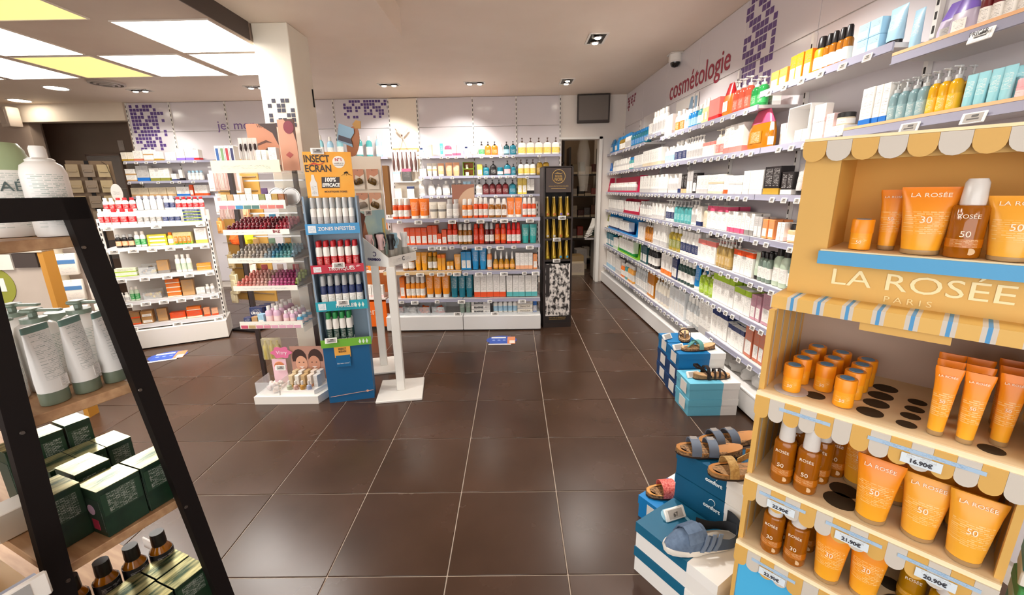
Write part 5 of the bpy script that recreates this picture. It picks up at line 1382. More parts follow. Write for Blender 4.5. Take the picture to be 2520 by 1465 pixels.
def face_poster(label, loc, rot, w, h, skin, hair, kind):
    t = thing('beauty_poster', label, 'poster', loc, rot)
    part(t, 'sheet', g_box(w, .004, h), pl(skin, .4))
    part(t, 'hair_print', g_prism([(-w * .1, h), (w * .5, h), (w * .5, h * .55), (w * .35, h * .8)], 'y', -.0035, -.0018), pl(hair, .5))
    if kind: part(t, 'brow_print', g_prism([(-w * .3, h * .56), (w * .1, h * .66), (w * .3, h * .6), (w * .1, h * .61), (-w * .3, h * .52)], 'y', -.0035, -.0018), pl('5a3426', .5)); part(t, 'eye_print', g_prism([(0, h * .44), (w * .12, h * .5), (w * .26, h * .45), (w * .12, h * .41)], 'y', -.0035, -.0018), pl('3a2620', .5))
    return t
fp = face_poster('close-up face poster with an eyebrow on top of the make-up tower', mf.w(.235, .2, 1.537), 0, .20, .30, 'b97a5a', '3a2018', True)
text(fp, 'Vitry', .03, pl('5a3a30', .5), (0, -.003, .285))
fp2 = face_poster('narrow lips poster with a round plum sticker on the make-up tower', mf.w(.415, .17, 1.537), R(-14), .13, .32, 'c08a70', '4a2418', False)
part(fp2, 'round_sticker', g_prism([(.02 + .04 * math.cos(a), .27 + .04 * math.sin(a)) for a in [2 * PI * i / 20 for i in range(20)]], 'y', -.0045, -.003), pl('7a2434', .4))
part(fp2, 'lips_print', g_prism([(-.03, .1), (.0, .12), (.03, .1), (0, .08)], 'y', -.0035, -.0018), pl('a04a44', .5))
cols = ['beige', 'tan', 'w', 'navy', 'lgray', 'w', 'olive', 'cream', 'gold', 'amber3']
for i, c in enumerate(cols): put(proto('B', .037, .04, .078, c if c in ('tan', 'olive', 'gold', 'amber3', 'beige') else 'w', 'w', c if c in ('navy', 'lgray', 'cream') else 'w'), 'carton', '%s care carton on the second tower shelf, counted from the dark post' % ordn[i] if i < 8 else ('gold', 'amber')[i - 8] + ' care carton at the end of the second tower shelf', 'carton', mf.w(.025 + i * .041, .04, 1.311), 0)
for s in range(2): solid('mirror_ring', ('near', 'far')[s] + ' round steel makeup mirror ring on the second tower shelf', 'mirror', J(rx(g_tube([(.055 * math.cos(a), .055 * math.sin(a), 0) for a in [2 * PI * i / 24 for i in range(25)]], .005, 6), R(90)), rx(g_lathe([(.05, 0), (.05, .002)], 24), R(90))), METAL, mf.w(.31 + s * .09, .14, 1.37), R(10))
# lowest shelf
for i in range(3): put(proto('B', .09, .025, .105, 'navy', 'navy', 'red'), 'carton', 'navy and red plaster pack on the lowest tower shelf', 'carton', mf.w(.07 + .012 * i, .14 + .045 * i, .506), 0, 'navy plaster packs')
o = put(proto('B', .092, .026, .11, 'navy', 'navy', 'red'), 'carton', 'front navy pack with white lettering on the lowest tower shelf', 'carton', mf.w(.065, .10, .506), 0)
text(o, 'URGO', .026, pl('f2eee8', .4), (0, -.015, .07), bold=.001)
put(proto('B', .05, .04, .058, 'navy', 'navy', 'pink'), 'carton', 'small navy carton on the lowest tower shelf', 'carton', mf.w(.04, .035, .506), 0)
put(proto('B', .04, .04, .062, 'kraft', 'kraft', 'beige'), 'carton', 'small kraft carton on the lowest tower shelf', 'carton', mf.w(.09, .035, .506), 0)
put(proto('B', .04, .04, .08, 'lblue', 'lblue', 'w'), 'carton', 'pale blue carton on the lowest tower shelf', 'carton', mf.w(.135, .035, .506), 0)
def pinkrow(label, xs, ys, h, w, body, cap):
    P = proto('C', w, w * .8, h, body, cap, 'lpink')
    for x in xs:
        for y in ys: put(P, 'bottle', label, 'bottle', mf.w(x, y, .506), 0, label)
pinkrow('tall lilac pink remover bottle with white cap, lowest tower shelf', (.185, .24), (.04, .1, .16, .22), .135, .05, 'dcb4c8', 'w')
pinkrow('small lilac pink remover bottle with white cap, lowest tower shelf', (.30, .345), (.04, .09, .14, .19), .1, .038, 'dcb4c8', 'w')
pinkrow('squat blue and white remover jar, lowest tower shelf', (.395,), (.04, .1, .16), .07, .045, '2f8fb4', 'w')
part(mk, 'side_pane', boxat(MW + .006, MW + .01, 0, .32, .46, 1.52), pl('d4dadc', .04, alpha=.16), smooth=False)
for z, k in zs: part(mk, 'rack_bar', boxat(.0, MW, .30, .31, z - .05, z - .04), METAL, smooth=False)
for k in range(14):
    z = (1.42, 1.24, 1.07, .88)[k % 4]; c = ['e9e4de', 'c9b9a8', 'd9a45c', 'a93a3a', '6a4a7a', '3f8fb4', '8fb08a', 'e0c0b0'][k % 8]
    solid('hanging_pack', 'small packs hanging at the back of the make-up tower', 'hanging pack', J(g_box(.045, .008, .09, (0, 0, 0), .002), g_box(.03, .004, .05, (0, -.005, .01), .002)), [pl(c, .4)], mf.w(.03 + (k // 4) * .115 + (k % 2) * .03, .28, z - .08), 0, 'packs at the back of the tower')
# clear bags of yellow bottles hanging under the tower
for k in range(3):
    t = thing('hanging_bottle_bag', '%s clear bag with pale yellow bottle hanging under the make-up tower' % ordn[k], 'hanging bag', (-1.60 + .045 * k, 1.70, .18), 0)
    part(t, 'bag', g_box(.05, .03, .17, bev=.006), pl('efe8c0', .1, alpha=.3)); part(t, 'bottle', g_lathe([(.018, .005), (.019, .02), (.018, .11), (.008, .125), (.008, .15)], 10), pl('d9c468', .15, trans=.3))

# floor tray with poster
vt = Frame((-1.512, 1.338), 0)
v = thing('floor_tray_display', 'white floor tray display with pink cloud sign and smiling faces poster', 'display tray', vt.w(0, 0, 0), 0)
part(v, 'tray', g_prism([(0, 0), (.435, 0), (.47, .12), (.47, .36), (.04, .36), (0, .3)], 'z', 0, .055), pl('efeae2', .4), smooth=False)
part(v, 'step', g_prism([(.17, .03), (.40, .03), (.45, .15), (.45, .34), (.17, .34)], 'z', .055, .085), pl('f1ece6', .4), smooth=False)
pc = part(v, 'poster_card', g_box(.24, .005, .28, (.29, .22, .055)), pl('b98a78', .45))
for s_, x in ((-1, .243), (1, .335)):
    part(pc, 'face_print', g_prism([(x + .042 * math.cos(a), .205 + .058 * math.sin(a)) for a in [2 * PI * i / 20 for i in range(20)]], 'y', .2145, .2175), pl('d9a184' if s_ < 0 else 'c98f74', .5))
    part(pc, 'hair_print', g_prism([(x + .052 * math.cos(a) + s_ * .012, .245 + .07 * math.sin(a)) for a in [R(-20 + 22 * i) for i in range(11)]], 'y', .216, .2172), pl('3a1f18', .5))
    part(pc, 'smile_print', g_prism([(x - .018, .183), (x + .018, .183), (x, .17)], 'y', .213, .2148), pl('f0e6e0', .5))
    for e in (-1, 1): part(pc, 'eye_print', g_prism([(x + e * .016 + .006 * math.cos(a), .215 + .003 * math.sin(a)) for a in [2 * PI * i / 8 for i in range(8)]], 'y', .213, .2148), pl('3a2620', .5))
part(pc, 'hand_print', g_prism([(.19, .13), (.25, .14), (.26, .18), (.22, .17), (.19, .16)], 'y', .2135, .2155), pl('d9a184', .5))
cl = part(v, 'cloud_sign', g_prism([(.115 + (.068 + .010 * math.cos(6 * a)) * math.cos(a), .295 + (.042 + .006 * math.cos(6 * a)) * math.sin(a)) for a in [2 * PI * i / 36 for i in range(36)]], 'y', .20, .205), pl('e0719a', .45))
text(cl, 'Vitry', .038, pl('f6eef0', .4), (.118, .1985, .295))
part(v, 'rainbow_card', g_box(.10, .004, .19, (.085, .21, .055)), pl('e9c2cc', .45))
part(v, 'rainbow_print', J(*[T(g_tube([(r_ * math.cos(a), r_ * math.sin(a), 0) for a in [PI * i / 10 for i in range(11)]], .004, 5), Matrix.Translation((.085, .205, .19)) @ Matrix.Rotation(PI / 2, 4, 'X')) for r_ in (.015, .024, .033)]), pl('d98a5c', .5))
ob('price_tag', tagw_me, v, (.10, .19, .185), (R(-10), 0, 0))
part(v, 'clear_bin', J(boxat(.01, .168, .02, .023, .055, .15), boxat(.01, .013, .02, .19, .055, .15), boxat(.165, .168, .02, .19, .055, .15)), CLEARP, smooth=False)
rnd = random.Random(5)
for i in range(16):
    solid('wrapped_bottle', 'small wrapped white bottle heaped in the floor tray bin', 'small bottle', rz(ry(g_lathe([(.008, -.02), (.012, -.015), (.012, .01), (.006, .018), (.006, .026)], 8), PI / 2 + rnd.uniform(-.4, .4)), rnd.uniform(0, 6)), pl(['e9e2dc', 'f0d9d6', 'e4c9b4'][i % 3], .3), vt.w(rnd.uniform(.045, .135), rnd.uniform(.055, .16), .072 + .02 * (i // 8)), 0, 'wrapped bottles in the floor tray bin')
for i in range(10):
    x, y = .225 + (i % 5) * .043, .105 + (i // 5) * .055
    put(proto('B', .03, .045, .085 + .01 * (i // 5), ['d9c29a', 'e9e2d8', 'c9a878', 'e9d8c8', 'd9d4d0'][i % 5], 'w', ['gold', 'tan', 'gold', 'peach', 'lgray'][i % 5]), 'carton', '%s slim %s carton on the floor tray step, %s row' % (ordn[i % 5], ['golden', 'ivory', 'tan', 'cream', 'pearl'][i % 5], ('front', 'back')[i // 5]), 'carton', vt.w(x, y, .0855), R(-12))
for i, c in enumerate(('c9d0b0', 'e0b4a8', 'd9a04a', 'b9c2dc')):
    o = solid('nail_serum_bottle', 'small %s serum bottle at the front of the floor tray step' % ('sage', 'pink', 'golden', 'lavender')[i], 'bottle', g_lathe([(.015, 0), (.017, .004), (.016, .028), (.007, .034)], 12), pl(c, .12, trans=.3), vt.w(.225 + i * .045, .05, .0855), 0)
    part(o, 'cap', g_lathe([(.0075, .034), (.0085, .036), (.007, .062)], 10), pl('e9e2da', .3))

# ------------------------------------------------------------------ black and gold hair oil stand
nf = Frame((.557, 2.905), R(4))
b4 = thing('floor_display', 'tall narrow black and gold display stand of conical gold bottles', 'display stand', nf.w(0, 0, 0), nf.a)
BR_ = pl('2a1f1b', .4); GOLD = pl('c6a15a', .35, metal=.3)
W = .287
part(b4, 'base', boxat(0, W, 0, .28, 0, .05), BR_, smooth=False)
for x in (.008, W - .008): part(b4, 'side_panel', boxat(x - .008, x + .008, 0, .28, .05, 1.60), BR_, smooth=False)
part(b4, 'back_panel', boxat(0, W, .272, .28, .05, 1.60), pl('241a17', .5), smooth=False)
part(b4, 'top', boxat(0, W, 0, .28, 1.59, 1.60), BR_, smooth=False)
sg = part(b4, 'header_sign', boxat(.022, W - .022, .0, .006, 1.36, 1.585), pl('4a3d38', .45), smooth=False)
part(sg, 'gold_ring', T(g_tube([(.062 * math.cos(a), .062 * math.sin(a), 0) for a in [2 * PI * i / 32 for i in range(33)]], .003, 5), Matrix.Translation((W / 2, -.002, 1.505)) @ Matrix.Rotation(PI / 2, 4, 'X')), GOLD)
part(sg, 'gold_wave', g_prism([(W / 2 - .045, 1.53), (W / 2 - .015, 1.542), (W / 2 + .02, 1.535), (W / 2 + .045, 1.541), (W / 2 + .02, 1.528), (W / 2 - .015, 1.532)], 'y', -.003, 0), GOLD)
text(sg, 'SOLEIL', .028, GOLD, (W / 2, -.0025, 1.508), sx=.85, bold=.0006); text(sg, 'NOIR', .038, GOLD, (W / 2, -.0025, 1.478), sx=.85, bold=.0006)
text(sg, 'SOINS & PROTECTIONS SOLAIRES', .0125, GOLD, (W / 2, -.0025, 1.416)); part(sg, 'gold_line', boxat(W / 2 - .07, W / 2 + .07, -.0015, 0, 1.393, 1.398), GOLD, smooth=False)
for r_, z in enumerate((1.13, .92, .71)):
    s = part(b4, 'shelf', boxat(.016, W - .016, .004, .27, z - .02, z), BR_, smooth=False)
    ob('price_tag', tagw_me, s, (.18 if r_ == 0 else .13, -.01, z - .012), 0)
    for c in range(4):
        for y in (.05, .13):
            o = solid('conical_bottle', 'gold conical hair oil bottle, %s row of the black stand' % ordn[r_], 'bottle', g_lathe([(.027, 0), (.028, .006), (.022, .06), (.013, .13), (.0105, .17), (.009, .178)], 14), pl('a5842c', .22, metal=.55), nf.w(.045 + c * .066, y, z), nf.a, 'gold conical bottles, %s row' % ordn[r_])
            part(o, 'seal', g_prism([(.012 * math.cos(a), .022 + .012 * math.sin(a)) for a in [2 * PI * i / 12 for i in range(12)]], 'y', -.0285, -.0255), pl([['c9702a', 'c9702a', '6a5ab0', 'd9a4a8'], ['c9c4b8', 'c9c4b8', 'b9601c', 'd0b030'], ['c9b42a', 'c9b42a', '2f8fc0', '2f8fc0']][r_][c], .4))
            part(o, 'tip', g_lathe([(.0095, .176), (.0095, .188), (.006, .192)], 10), pl('d9c48a', .25, metal=.6))
lp = part(b4, 'lower_panel', boxat(.016, W - .016, .002, .01, .05, .67), pl('1f1715', .5), smooth=False)
part(lp, 'mottled_print', boxat(.022, W - .018, -.001, .003, .125, .665), noisy('2a2422', 'e6dfd8', 26, .45, stretch=(1.2, 1, .8), lo=.42, hi=.56), smooth=False)
part(lp, 'dark_strip', boxat(.024, .062, -.0025, -.0005, .33, .66), pl('2a2220', .5), smooth=False)
text(lp, 'DEPUIS 1978, LA REFERENCE DE', .0125, GOLD, (W / 2, .0, .105)); text(lp, "DES PRODUITS D'EXCEPTION", .0125, GOLD, (W / 2, .0, .087))

# orange base section left of the gondola
av = thing('brand_unit', 'orange sun care base unit half hidden behind the white poles', 'display stand', (-1.46, 2.90, 0), 0)
part(av, 'base_front', boxat(.0, .41, 0, .3, .04, .30), pl('ee6a16', .4), smooth=False)
part(av, 'kick_base', boxat(.01, .4, .02, .28, 0, .04), pl('3a322e', .6), smooth=False)
part(av, 'back_panel', boxat(.0, .41, .28, .3, .3, 1.1), pl('f08a3c', .45), smooth=False)
for z in (.34, .62, .88): part(av, 'shelf', boxat(0, .41, 0, .28, z - .015, z), pl('e9e0d8', .4), smooth=False)
text(av, 'Avène', .11, pl('f6d9c4', .4), (.225, -.002, .20))
for i in range(6): put(proto('B', .055, .05, .13, 'w', 'w', 'lpink'), 'carton', 'white carton with pale label on the orange base unit', 'carton', (-1.41 + .062 * i, 2.95, .341), 0, 'cartons on the orange unit')
for i in range(5): put(proto('T', .06, .04, .16, 'orange', 'orange', 'w'), 'cream_tube', 'orange tube on the upper shelf of the orange base unit', 'tube', (-1.40 + .07 * i, 2.96, .621), 0, 'tubes on the orange unit')
for i in range(5): put(proto('B', .06, .05, .1, 'dorange', 'dorange', 'w'), 'carton', 'orange carton on the top shelf of the orange base unit', 'carton', (-1.40 + .07 * i, 2.96, .881), 0, 'cartons on top of the orange unit')
bc = solid('shelf_card', 'brown and peach printed card standing on the sun care gondola', 'shelf card', J(g_box(.225, .004, .32, (0, 0, 0))), pl('a9705a', .5), (-.235, 3.10, 1.13), 0)
part(bc, 'arc_print', g_prism([(.11, .0), (.11, .29)] + [(.11 - .2 * math.sin(a), .29 - .29 * (1 - math.cos(a))) for a in [PI / 2 * i / 8 for i in range(1, 9)]], 'y', -.004, -.002), pl('dcb898', .5))

# hair brush bay between the back wall sections
hb = thing('brush_board', 'pale board of hairbrush packs between the back wall shelves', 'display board', (-1.46, 5.04, 0), 0)
part(hb, 'board', boxat(.01, .40, .05, .06, 1.2, 2.64), pl('ece0ce', .5), smooth=False)
part(hb, 'wood_strip', boxat(.02, .39, .03, .05, 1.95, 1.985), pl('c99a5c', .5), smooth=False)
for sh in (1.53, 1.30): part(hb, 'shelf', boxat(.02, .36, -.10, .05, sh - .015, sh), SHELFM, smooth=False)
for k in range(6):
    t = thing('brush_pack', 'white hairbrush pack hanging on the pale board, %s in the row' % ordn[k], 'brush pack', (-1.42 + .062 * k, 5.02, 1.66), 0)
    part(t, 'card', g_box(.055, .004, .30), pl('f0e4e0', .5)); part(t, 'brush', mv(g_ring_loft([ell(.012, .01, 0, 10), ell(.018, .014, .06, 10), ell(.018, .014, .13, 10), ell(.008, .006, .18, 10), ell(.007, .006, .25, 10)]), 0, -.014, .02), pl('5a3a34', .5))
for x, z, w, h, c, n in ((-1.38, 1.53, .10, .13, 'lblue', 'white and blue tooth care pack'), (-1.24, 1.53, .13, .17, 'dgray', 'dark tooth care pack with pink top'), (-1.38, 1.30, .09, .13, 'cream', 'cream coloured sachet pack'), (-1.20, 1.30, .1, .16, 'navy', 'navy and white tooth care pack')):
    put(proto('B', w, .04, h, 'w' if c != 'dgray' else 'dgray', 'w', c if c != 'dgray' else 'rosepink', 'top'), 'carton', n + ' below the hairbrush packs', 'carton', (x, 4.98, z + .0015), 0)
bow = thing('bow_ornament', 'small dried flower bow hanging on the pale board', 'ornament', (-1.28, 5.05, 2.15), 0)
for s in (-1, 1):
    part(bow, 'loop', g_ribbon([(0, -.02, 0), (s * .06, -.03, .07), (s * .09, -.03, .09), (s * .05, -.02, .03), (0, -.02, 0)], .02, .002, (0, 1, .3)), pl('cfae9c', .6)); part(bow, 'ribbon_tail', g_ribbon([(0, -.02, 0), (s * .03, -.03, -.08), (s * .06, -.02, -.17)], .012, .002, (1, 0, 0)), pl('d9bcaa', .6))
part(bow, 'knot', g_lathe([(.006, -.012), (.012, 0), (.006, .012)], 8), pl('5a3426', .6), (0, -.03, 0))
pouf = solid('bath_flower', 'white bath flower on the top shelf of the back wall', 'bath sponge', g_lathe([(.01, 0), (.05, .02), (.065, .065), (.05, .11), (.01, .13)], 16), noisy('efe9e2', 'd9d0c8', 60, .8, bump=1.), FR['B'].w(4.86, .1, 1.86))
grd = thing('shelf_display', 'lime and orange shelf display box on the second back wall shelf', 'display box', FR['B'].w(4.77, .1, 1.59), 0)
part(grd, 'back_card', g_box(.15, .004, .185, (0, .04, 0)), pl('b9641c', .5))
for s in (-1, 1): part(grd, 'side_card', g_box(.006, .08, .185, (s * .073, 0, 0)), pl('86b428', .5))
for z in (0, .09, .18): part(grd, 'ledge', g_box(.15, .08, .006, (0, 0, z)), pl('86b428', .5))
part(grd, 'jar', g_lathe([(.025, .006), (.025, .05)], 12), pl('efe6d6', .4), (-.02, -.01, 0)); part(grd, 'jar', g_lathe([(.02, .096), (.02, .15)], 12), pl('efe6d6', .4), (-.02, -.01, 0))
# blue bottles standing left of the brush board, seen over the displays
for k in range(7): put(proto('C', .085, .06, .30 - .02 * (k % 2), ['ltube', 'lblue', 'ltube', 'lteal', 'lteal', 'lteal', 'lblue'][k], 'w', 'w'), 'bottle', '%s pale blue bottle from the left on the shelf above the accessory board' % ordn[k], 'bottle', FR['B'].w(2.72 + .135 * k, .1, 1.862), 0)
for k in range(3): put(proto('B', .09, .06, .13, 'lpink', 'w', 'rosepink'), 'carton', 'pale pink carton on the upper shelf beside the column', 'carton', FR['B'].w(2.2 + .11 * k, .1, 1.862), 0, 'pink cartons beside the column')

# ------------------------------------------------------------------ black ladder rack (left foreground)
lf = Frame((-.514, -.4457), R(90 - 23))      # x away from the camera along the side frame, y to the left along the shelves
lk = thing('ladder_rack', 'black metal ladder rack with wooden shelves in the left foreground', 'rack', lf.w(0, 0, 0), lf.a)
def leg(xb, xt, y, w=.034, z1=1.39):
    return g_prism([(xb - w / 2, 0), (xb + w / 2, 0), (xt + w / 2, z1), (xt - w / 2, z1)], 'y', y - .011, y + .011)
LEN = .86
for y in (0, LEN):
    part(lk, 'leg', leg(.082, -.048, y), BLACKM, smooth=False)
    part(lk, 'leg', leg(-.238, -.178, y), BLACKM, smooth=False)
    part(lk, 'top_rail', boxat(-.19, -.031, y - .011, y + .011, 1.351, 1.39), BLACKM, smooth=False)
    for x, z in ((-.052, 1.30), (-.023, 1.0), (.006, .69), (-.2, .69), (-.195, 1.0)): part(lk, 'screw', g_lathe([(.004, 0), (.003, .002)], 8), pl('6a625c', .3, metal=.8), (x, y - .012, z), (R(90), 0, 0))
SHELVES = [(1.32, -.185, -.05), (1.012, -.195, -.022), (.704, -.207, .004), (.39, -.22, .034)]
WD = noisy('a9805c', 'c39c74', 7, .5, stretch=(8, 1, 8))
for i, (z, a, b) in enumerate(SHELVES):
    s = part(lk, 'shelf', boxat(a, b, .012, LEN - .012, z - .02, z, bev=.0015), WD, smooth=False)
    for k in range(2): ob('price_tag', tagw_me, s, (b + .03, .05 + .3 * k, z + .004), (R(0), R(0), R(90)))
    part(s, 'tag_rail', boxat(b, b + .022, .02, .30, z - .004, z), CLEARP, smooth=False)
KW = pm('eeebe6', '7f9a90', .12, .82, .3, 130)
def kbottle(label, x, y, z, r, h, capc, kind='can'):
    o = solid('hair_care_bottle', label, 'bottle', g_lathe([(r * .95, 0), (r, .004), (r, h * .70), (r * .88, h * .79), (r * .55, h * .84)], 24), KW, lf.w(x, y, z + .0012), lf.a + R(25 if kind == 'pump' else -18))
    if kind == 'can':
        part(o, 'collar', g_lathe([(r * .62, h * .83), (r * .64, h * .85), (r * .5, h * .87)], 20), pl('d9d6d0', .3)); part(o, 'cap', g_lathe([(r * .36, h * .86), (r * .36, h * .97), (r * .3, h)], 18), pl('e9e6e1', .3))
    elif kind == 'pump':
        part(o, 'pump', J(g_lathe([(r * .6, h * .835), (r * .6, h * .89), (r * .3, h * .9)], 16), g_lathe([(r * .2, h * .89), (r * .2, h * .97)], 8), g_box(r * .8, r * .8, h * .05, (0, 0, h * .955), .003), g_box(r * .35, r * 1.5, h * .03, (0, -r, h * .965), .002)), pl('7f8f80', .35))
    else:
        part(o, 'cap', g_lathe([(r * .98, h * .70), (r * 1.0, h * .74), (r * .95, h * .93), (r * .8, h)], 24), pl(capc, .35))
    return o
kbottle('white dry shampoo can with small cap on the top rack shelf', -.057, .048, 1.32, .031, .158, 'w', 'can')
o = kbottle('large white jar bottle with green cap at the rack corner', -.088, .126, 1.32, .042, .165, '9fae86', 'cap')
text(o, 'WAÉ', .024, pl('4a5a58', .5), (-.002, -.0432, .088), 0, sx=1.1)
part(o, 'swirl_print', g_tube([(.042 * 1.004 * math.sin(a), -.042 * 1.004 * math.cos(a), .02 + .05 * math.sin(a * 1.6 + 1.2) * .6) for a in [R(-70 + 10 * i) for i in range(14)]], .0016, 5), pl('4f6a5c', .4))
kbottle('white bottle with olive cap behind the top rack shelf jar', -.045, .215, 1.32, .036, .155, 'a8ac7c', 'cap')
kbottle('white jar bottle farther along the top rack shelf', -.15, .23, 1.32, .04, .15, '9fae86', 'cap')
KT = pm('ecebe8', '7d8f8c', .18, .88, .35, 140)
def ktube(label, x, y, z, w=.05, h=.152, yaw=0.):
    ch = h * .16; d = w * .8
    rr = [ell(w * .44, d * .5, ch, 18, 2), ell(w * .45, d * .5, h * .3, 18, 2), ell(w * .47, d * .36, h * .6, 18, 2.1), ell(w * .48, d * .14, h * .88, 18, 2.3), ell(w * .49, .003, h * .95, 18, 2.6), ell(w * .49, .002, h, 18, 2.6)]
    o = solid('conditioner_tube', label, 'tube', g_ring_loft(rr), KT, lf.w(x, y, z + .0012), lf.a + R(27) + yaw)
    part(o, 'cap', g_lathe([(w * .45, 0), (w * .46, .003), (w * .46, ch)], 18, .84), pl('6f7a68', .3)); part(o, 'crimp_band', g_ring_loft([ell(w * .492, .0042, h * .92, 18, 2.6), ell(w * .492, .0032, h * .995, 18, 2.6)], False, True), pl('6a8a82', .4))
    part(o, 'barcode', g_box(w * .3, .001, h * .14, (w * .1, -d * .5 - .0004, h * .2)), pm('e9e6e2', 'black', .02, .98, .4, 260))
    return o
ktube('nearest white conditioner tube on the second rack shelf', -.125, .052, 1.012); ktube('middle white conditioner tube on the second rack shelf', -.075, .056, 1.012, yaw=.1); ktube('white conditioner tube next to the rack leg, second shelf', -.026, .062, 1.012, yaw=.2)
for i, (x, y) in enumerate(((-.162, .145), (-.092, .15), (-.024, .148), (-.16, .25), (-.088, .25))): kbottle('%s pump bottle of the group behind the conditioner tubes' % ordn[i], x, y, 1.012, .033, .165, '', 'pump')
kbottle('white jar with sage lid behind the conditioner tubes', -.015, .25, 1.012, .036, .13, '7f8f80', 'cap')
DG = noisy('152a1c', '1d3825', 30, .4)
def dbox(label, x, y, z, w, d, h, yaw=0., group=None, pic=False):
    o = solid('tea_carton', label, 'carton', g_box(w, d, h, bev=.001), DG, lf.w(x, y, z + .0012), lf.a + yaw, group, smooth=False)
    part(o, 'side_text', boxat(-w * .46, w * .46, -d / 2 - .0006, -d / 2 + .0001, h * .45, h * .9), pm('24402c', 'd9dcd2', .02, .98, .45, 150), smooth=False)
    part(o, 'end_text', boxat(-w / 2 - .0006, -w / 2 + .0001, -d * .45, d * .45, h * .1, h * .8), pm('2a3a30', 'b9bcb4', .02, .98, .45, 190), smooth=False)
    part(o, 'foil_lid', boxat(-w * .5, w * .5, -d * .5, d * .5, h, h + .0012), noisy('2c4630', 'c9c08a', 14, .22, metal=.5, stretch=(1, 6, 1)), smooth=False)
    if pic:
        part(o, 'flower_picture', g_lathe([(.012, 0), (.012, .0006)], 12), pl('c9a4bc', .5), (-w / 2 - .0004, 0, h * .55), (0, R(-90), 0)); part(o, 'red_label', boxat(-w / 2 - .0014, -w / 2, -.014, .006, h * .12, h * .34), pl('b0304a', .5), smooth=False)
    return o
dbox('front dark green tea carton with flower picture on the third rack shelf', -.085, .056, .704, .075, .07, .108, .06, pic=True)
dbox('dark green tea carton against the rack leg, third shelf', .003 - .012, .06, .704, .07, .07, .108, .05)
for i, (x, y) in enumerate(((-.155, .105), (-.088, .145))): dbox(('tall dark carton at the rack corner, third shelf', 'dark carton behind the flower carton, third shelf')[i], x, y, .704, .06, .075, .12, .05)
for i in range(3): dbox(ordn[i] + ' dark tea carton of the back row, third rack shelf', -.10 + .05 * i, .235, .704, .048, .075, .108, 0, 'back row tea cartons')
for i in range(3): dbox(ordn[i] + ' small tall dark carton at the back of the third rack shelf', -.13 + .05 * i, .32, .704, .046, .06, .15 + .004 * i, 0, 'small dark cartons at the back')
solid('white_box', 'plain white box behind the dark cartons on the rack', 'box', g_box(.09, .06, .06, bev=.002), WHITE, lf.w(-.172, .235, .7055), lf.a)
for i, (x, y) in enumerate(((-.082, .05), (-.004, .052), (-.082, .122), (-.004, .124))): dbox(('dark green tea carton nearest the camera on the lowest rack shelf', 'dark green tea carton against the leg on the lowest rack shelf', 'dark green tea carton behind the nearest one, lowest rack shelf', 'dark green tea carton before the black pouches, lowest rack shelf')[i], x, y, .39, .074, .066, .095, .03)
for i in range(4):
    o = solid('amber_bottle', '%s amber bottle with black wrapper on the lowest rack shelf' % ordn[i], 'bottle', g_lathe([(.023, 0), (.0245, .006), (.024, .11), (.013, .128)], 16), pl('c9780e', .08, trans=.5), lf.w(-.145 + .052 * i, .20 - .012 * i, .3915), lf.a)
    part(o, 'cap', g_lathe([(.015, .126), (.016, .13), (.015, .162)], 14), pl('1a1515', .35)); part(o, 'wrapper', g_lathe([(.0252, .03), (.0252, .11)], 16), pm('1b1a1f', 'lgray', .1, .9, .4, 120))
# neighbouring wooden shelf at the lower left corner
sf = Frame((-.514, -.709), R(67))
ns = thing('side_shelf', 'pale wooden shelf corner with a price rail at the lower left', 'shelf', sf.w(0, 0, 0), sf.a)
part(ns, 'board', boxat(-.35, -.015, .0, .22, .765, .78), pl('d9b88a', .5), smooth=False); part(ns, 'support', boxat(-.35, -.015, .03, .22, .0, .765), pl('caa06c', .5), smooth=False)
part(ns, 'price_rail', boxat(-.35, -.012, -.008, .0, .757, .80), pl('a9b0c4', .2), smooth=False)
pt = part(ns, 'price_tag', g_box(.085, .007, .046, (-.045, -.013, .757), .003), WHITE); part(pt, 'display', g_box(.052, .001, .034, (-.05, -.017, .763)), pl('a9a8a6', .3)); text(pt, '15.', .021, pl('2c2826', .5), (-.045, -.0182, .78))
put(proto('B', .12, .08, .13, 'caa06c', 'caa06c', 'tan'), 'carton', 'kraft carton on the side shelf at the lower left corner', 'carton', sf.w(-.09, .15, .7812), sf.a)
o = solid('lotion_bottle', 'white and blue lotion bottle at the lower left corner', 'bottle', g_ring_loft(bottle_rings(.07, .045, 0, .10, .014)), pm('eef0f0', '3f8fc4', .15, .75, .3, 90), sf.w(-.085, .045, .7812), sf.a)
part(o, 'cap', g_lathe([(.016, .098), (.016, .125)], 14), pl('1f86c4', .35)); part(o, 'blue_band', g_ring_loft([ell(.0352, .0228, .06, 14, 2.4), ell(.0352, .0228, .075, 14, 2.4)], False, False), pl('1f86c4', .4))

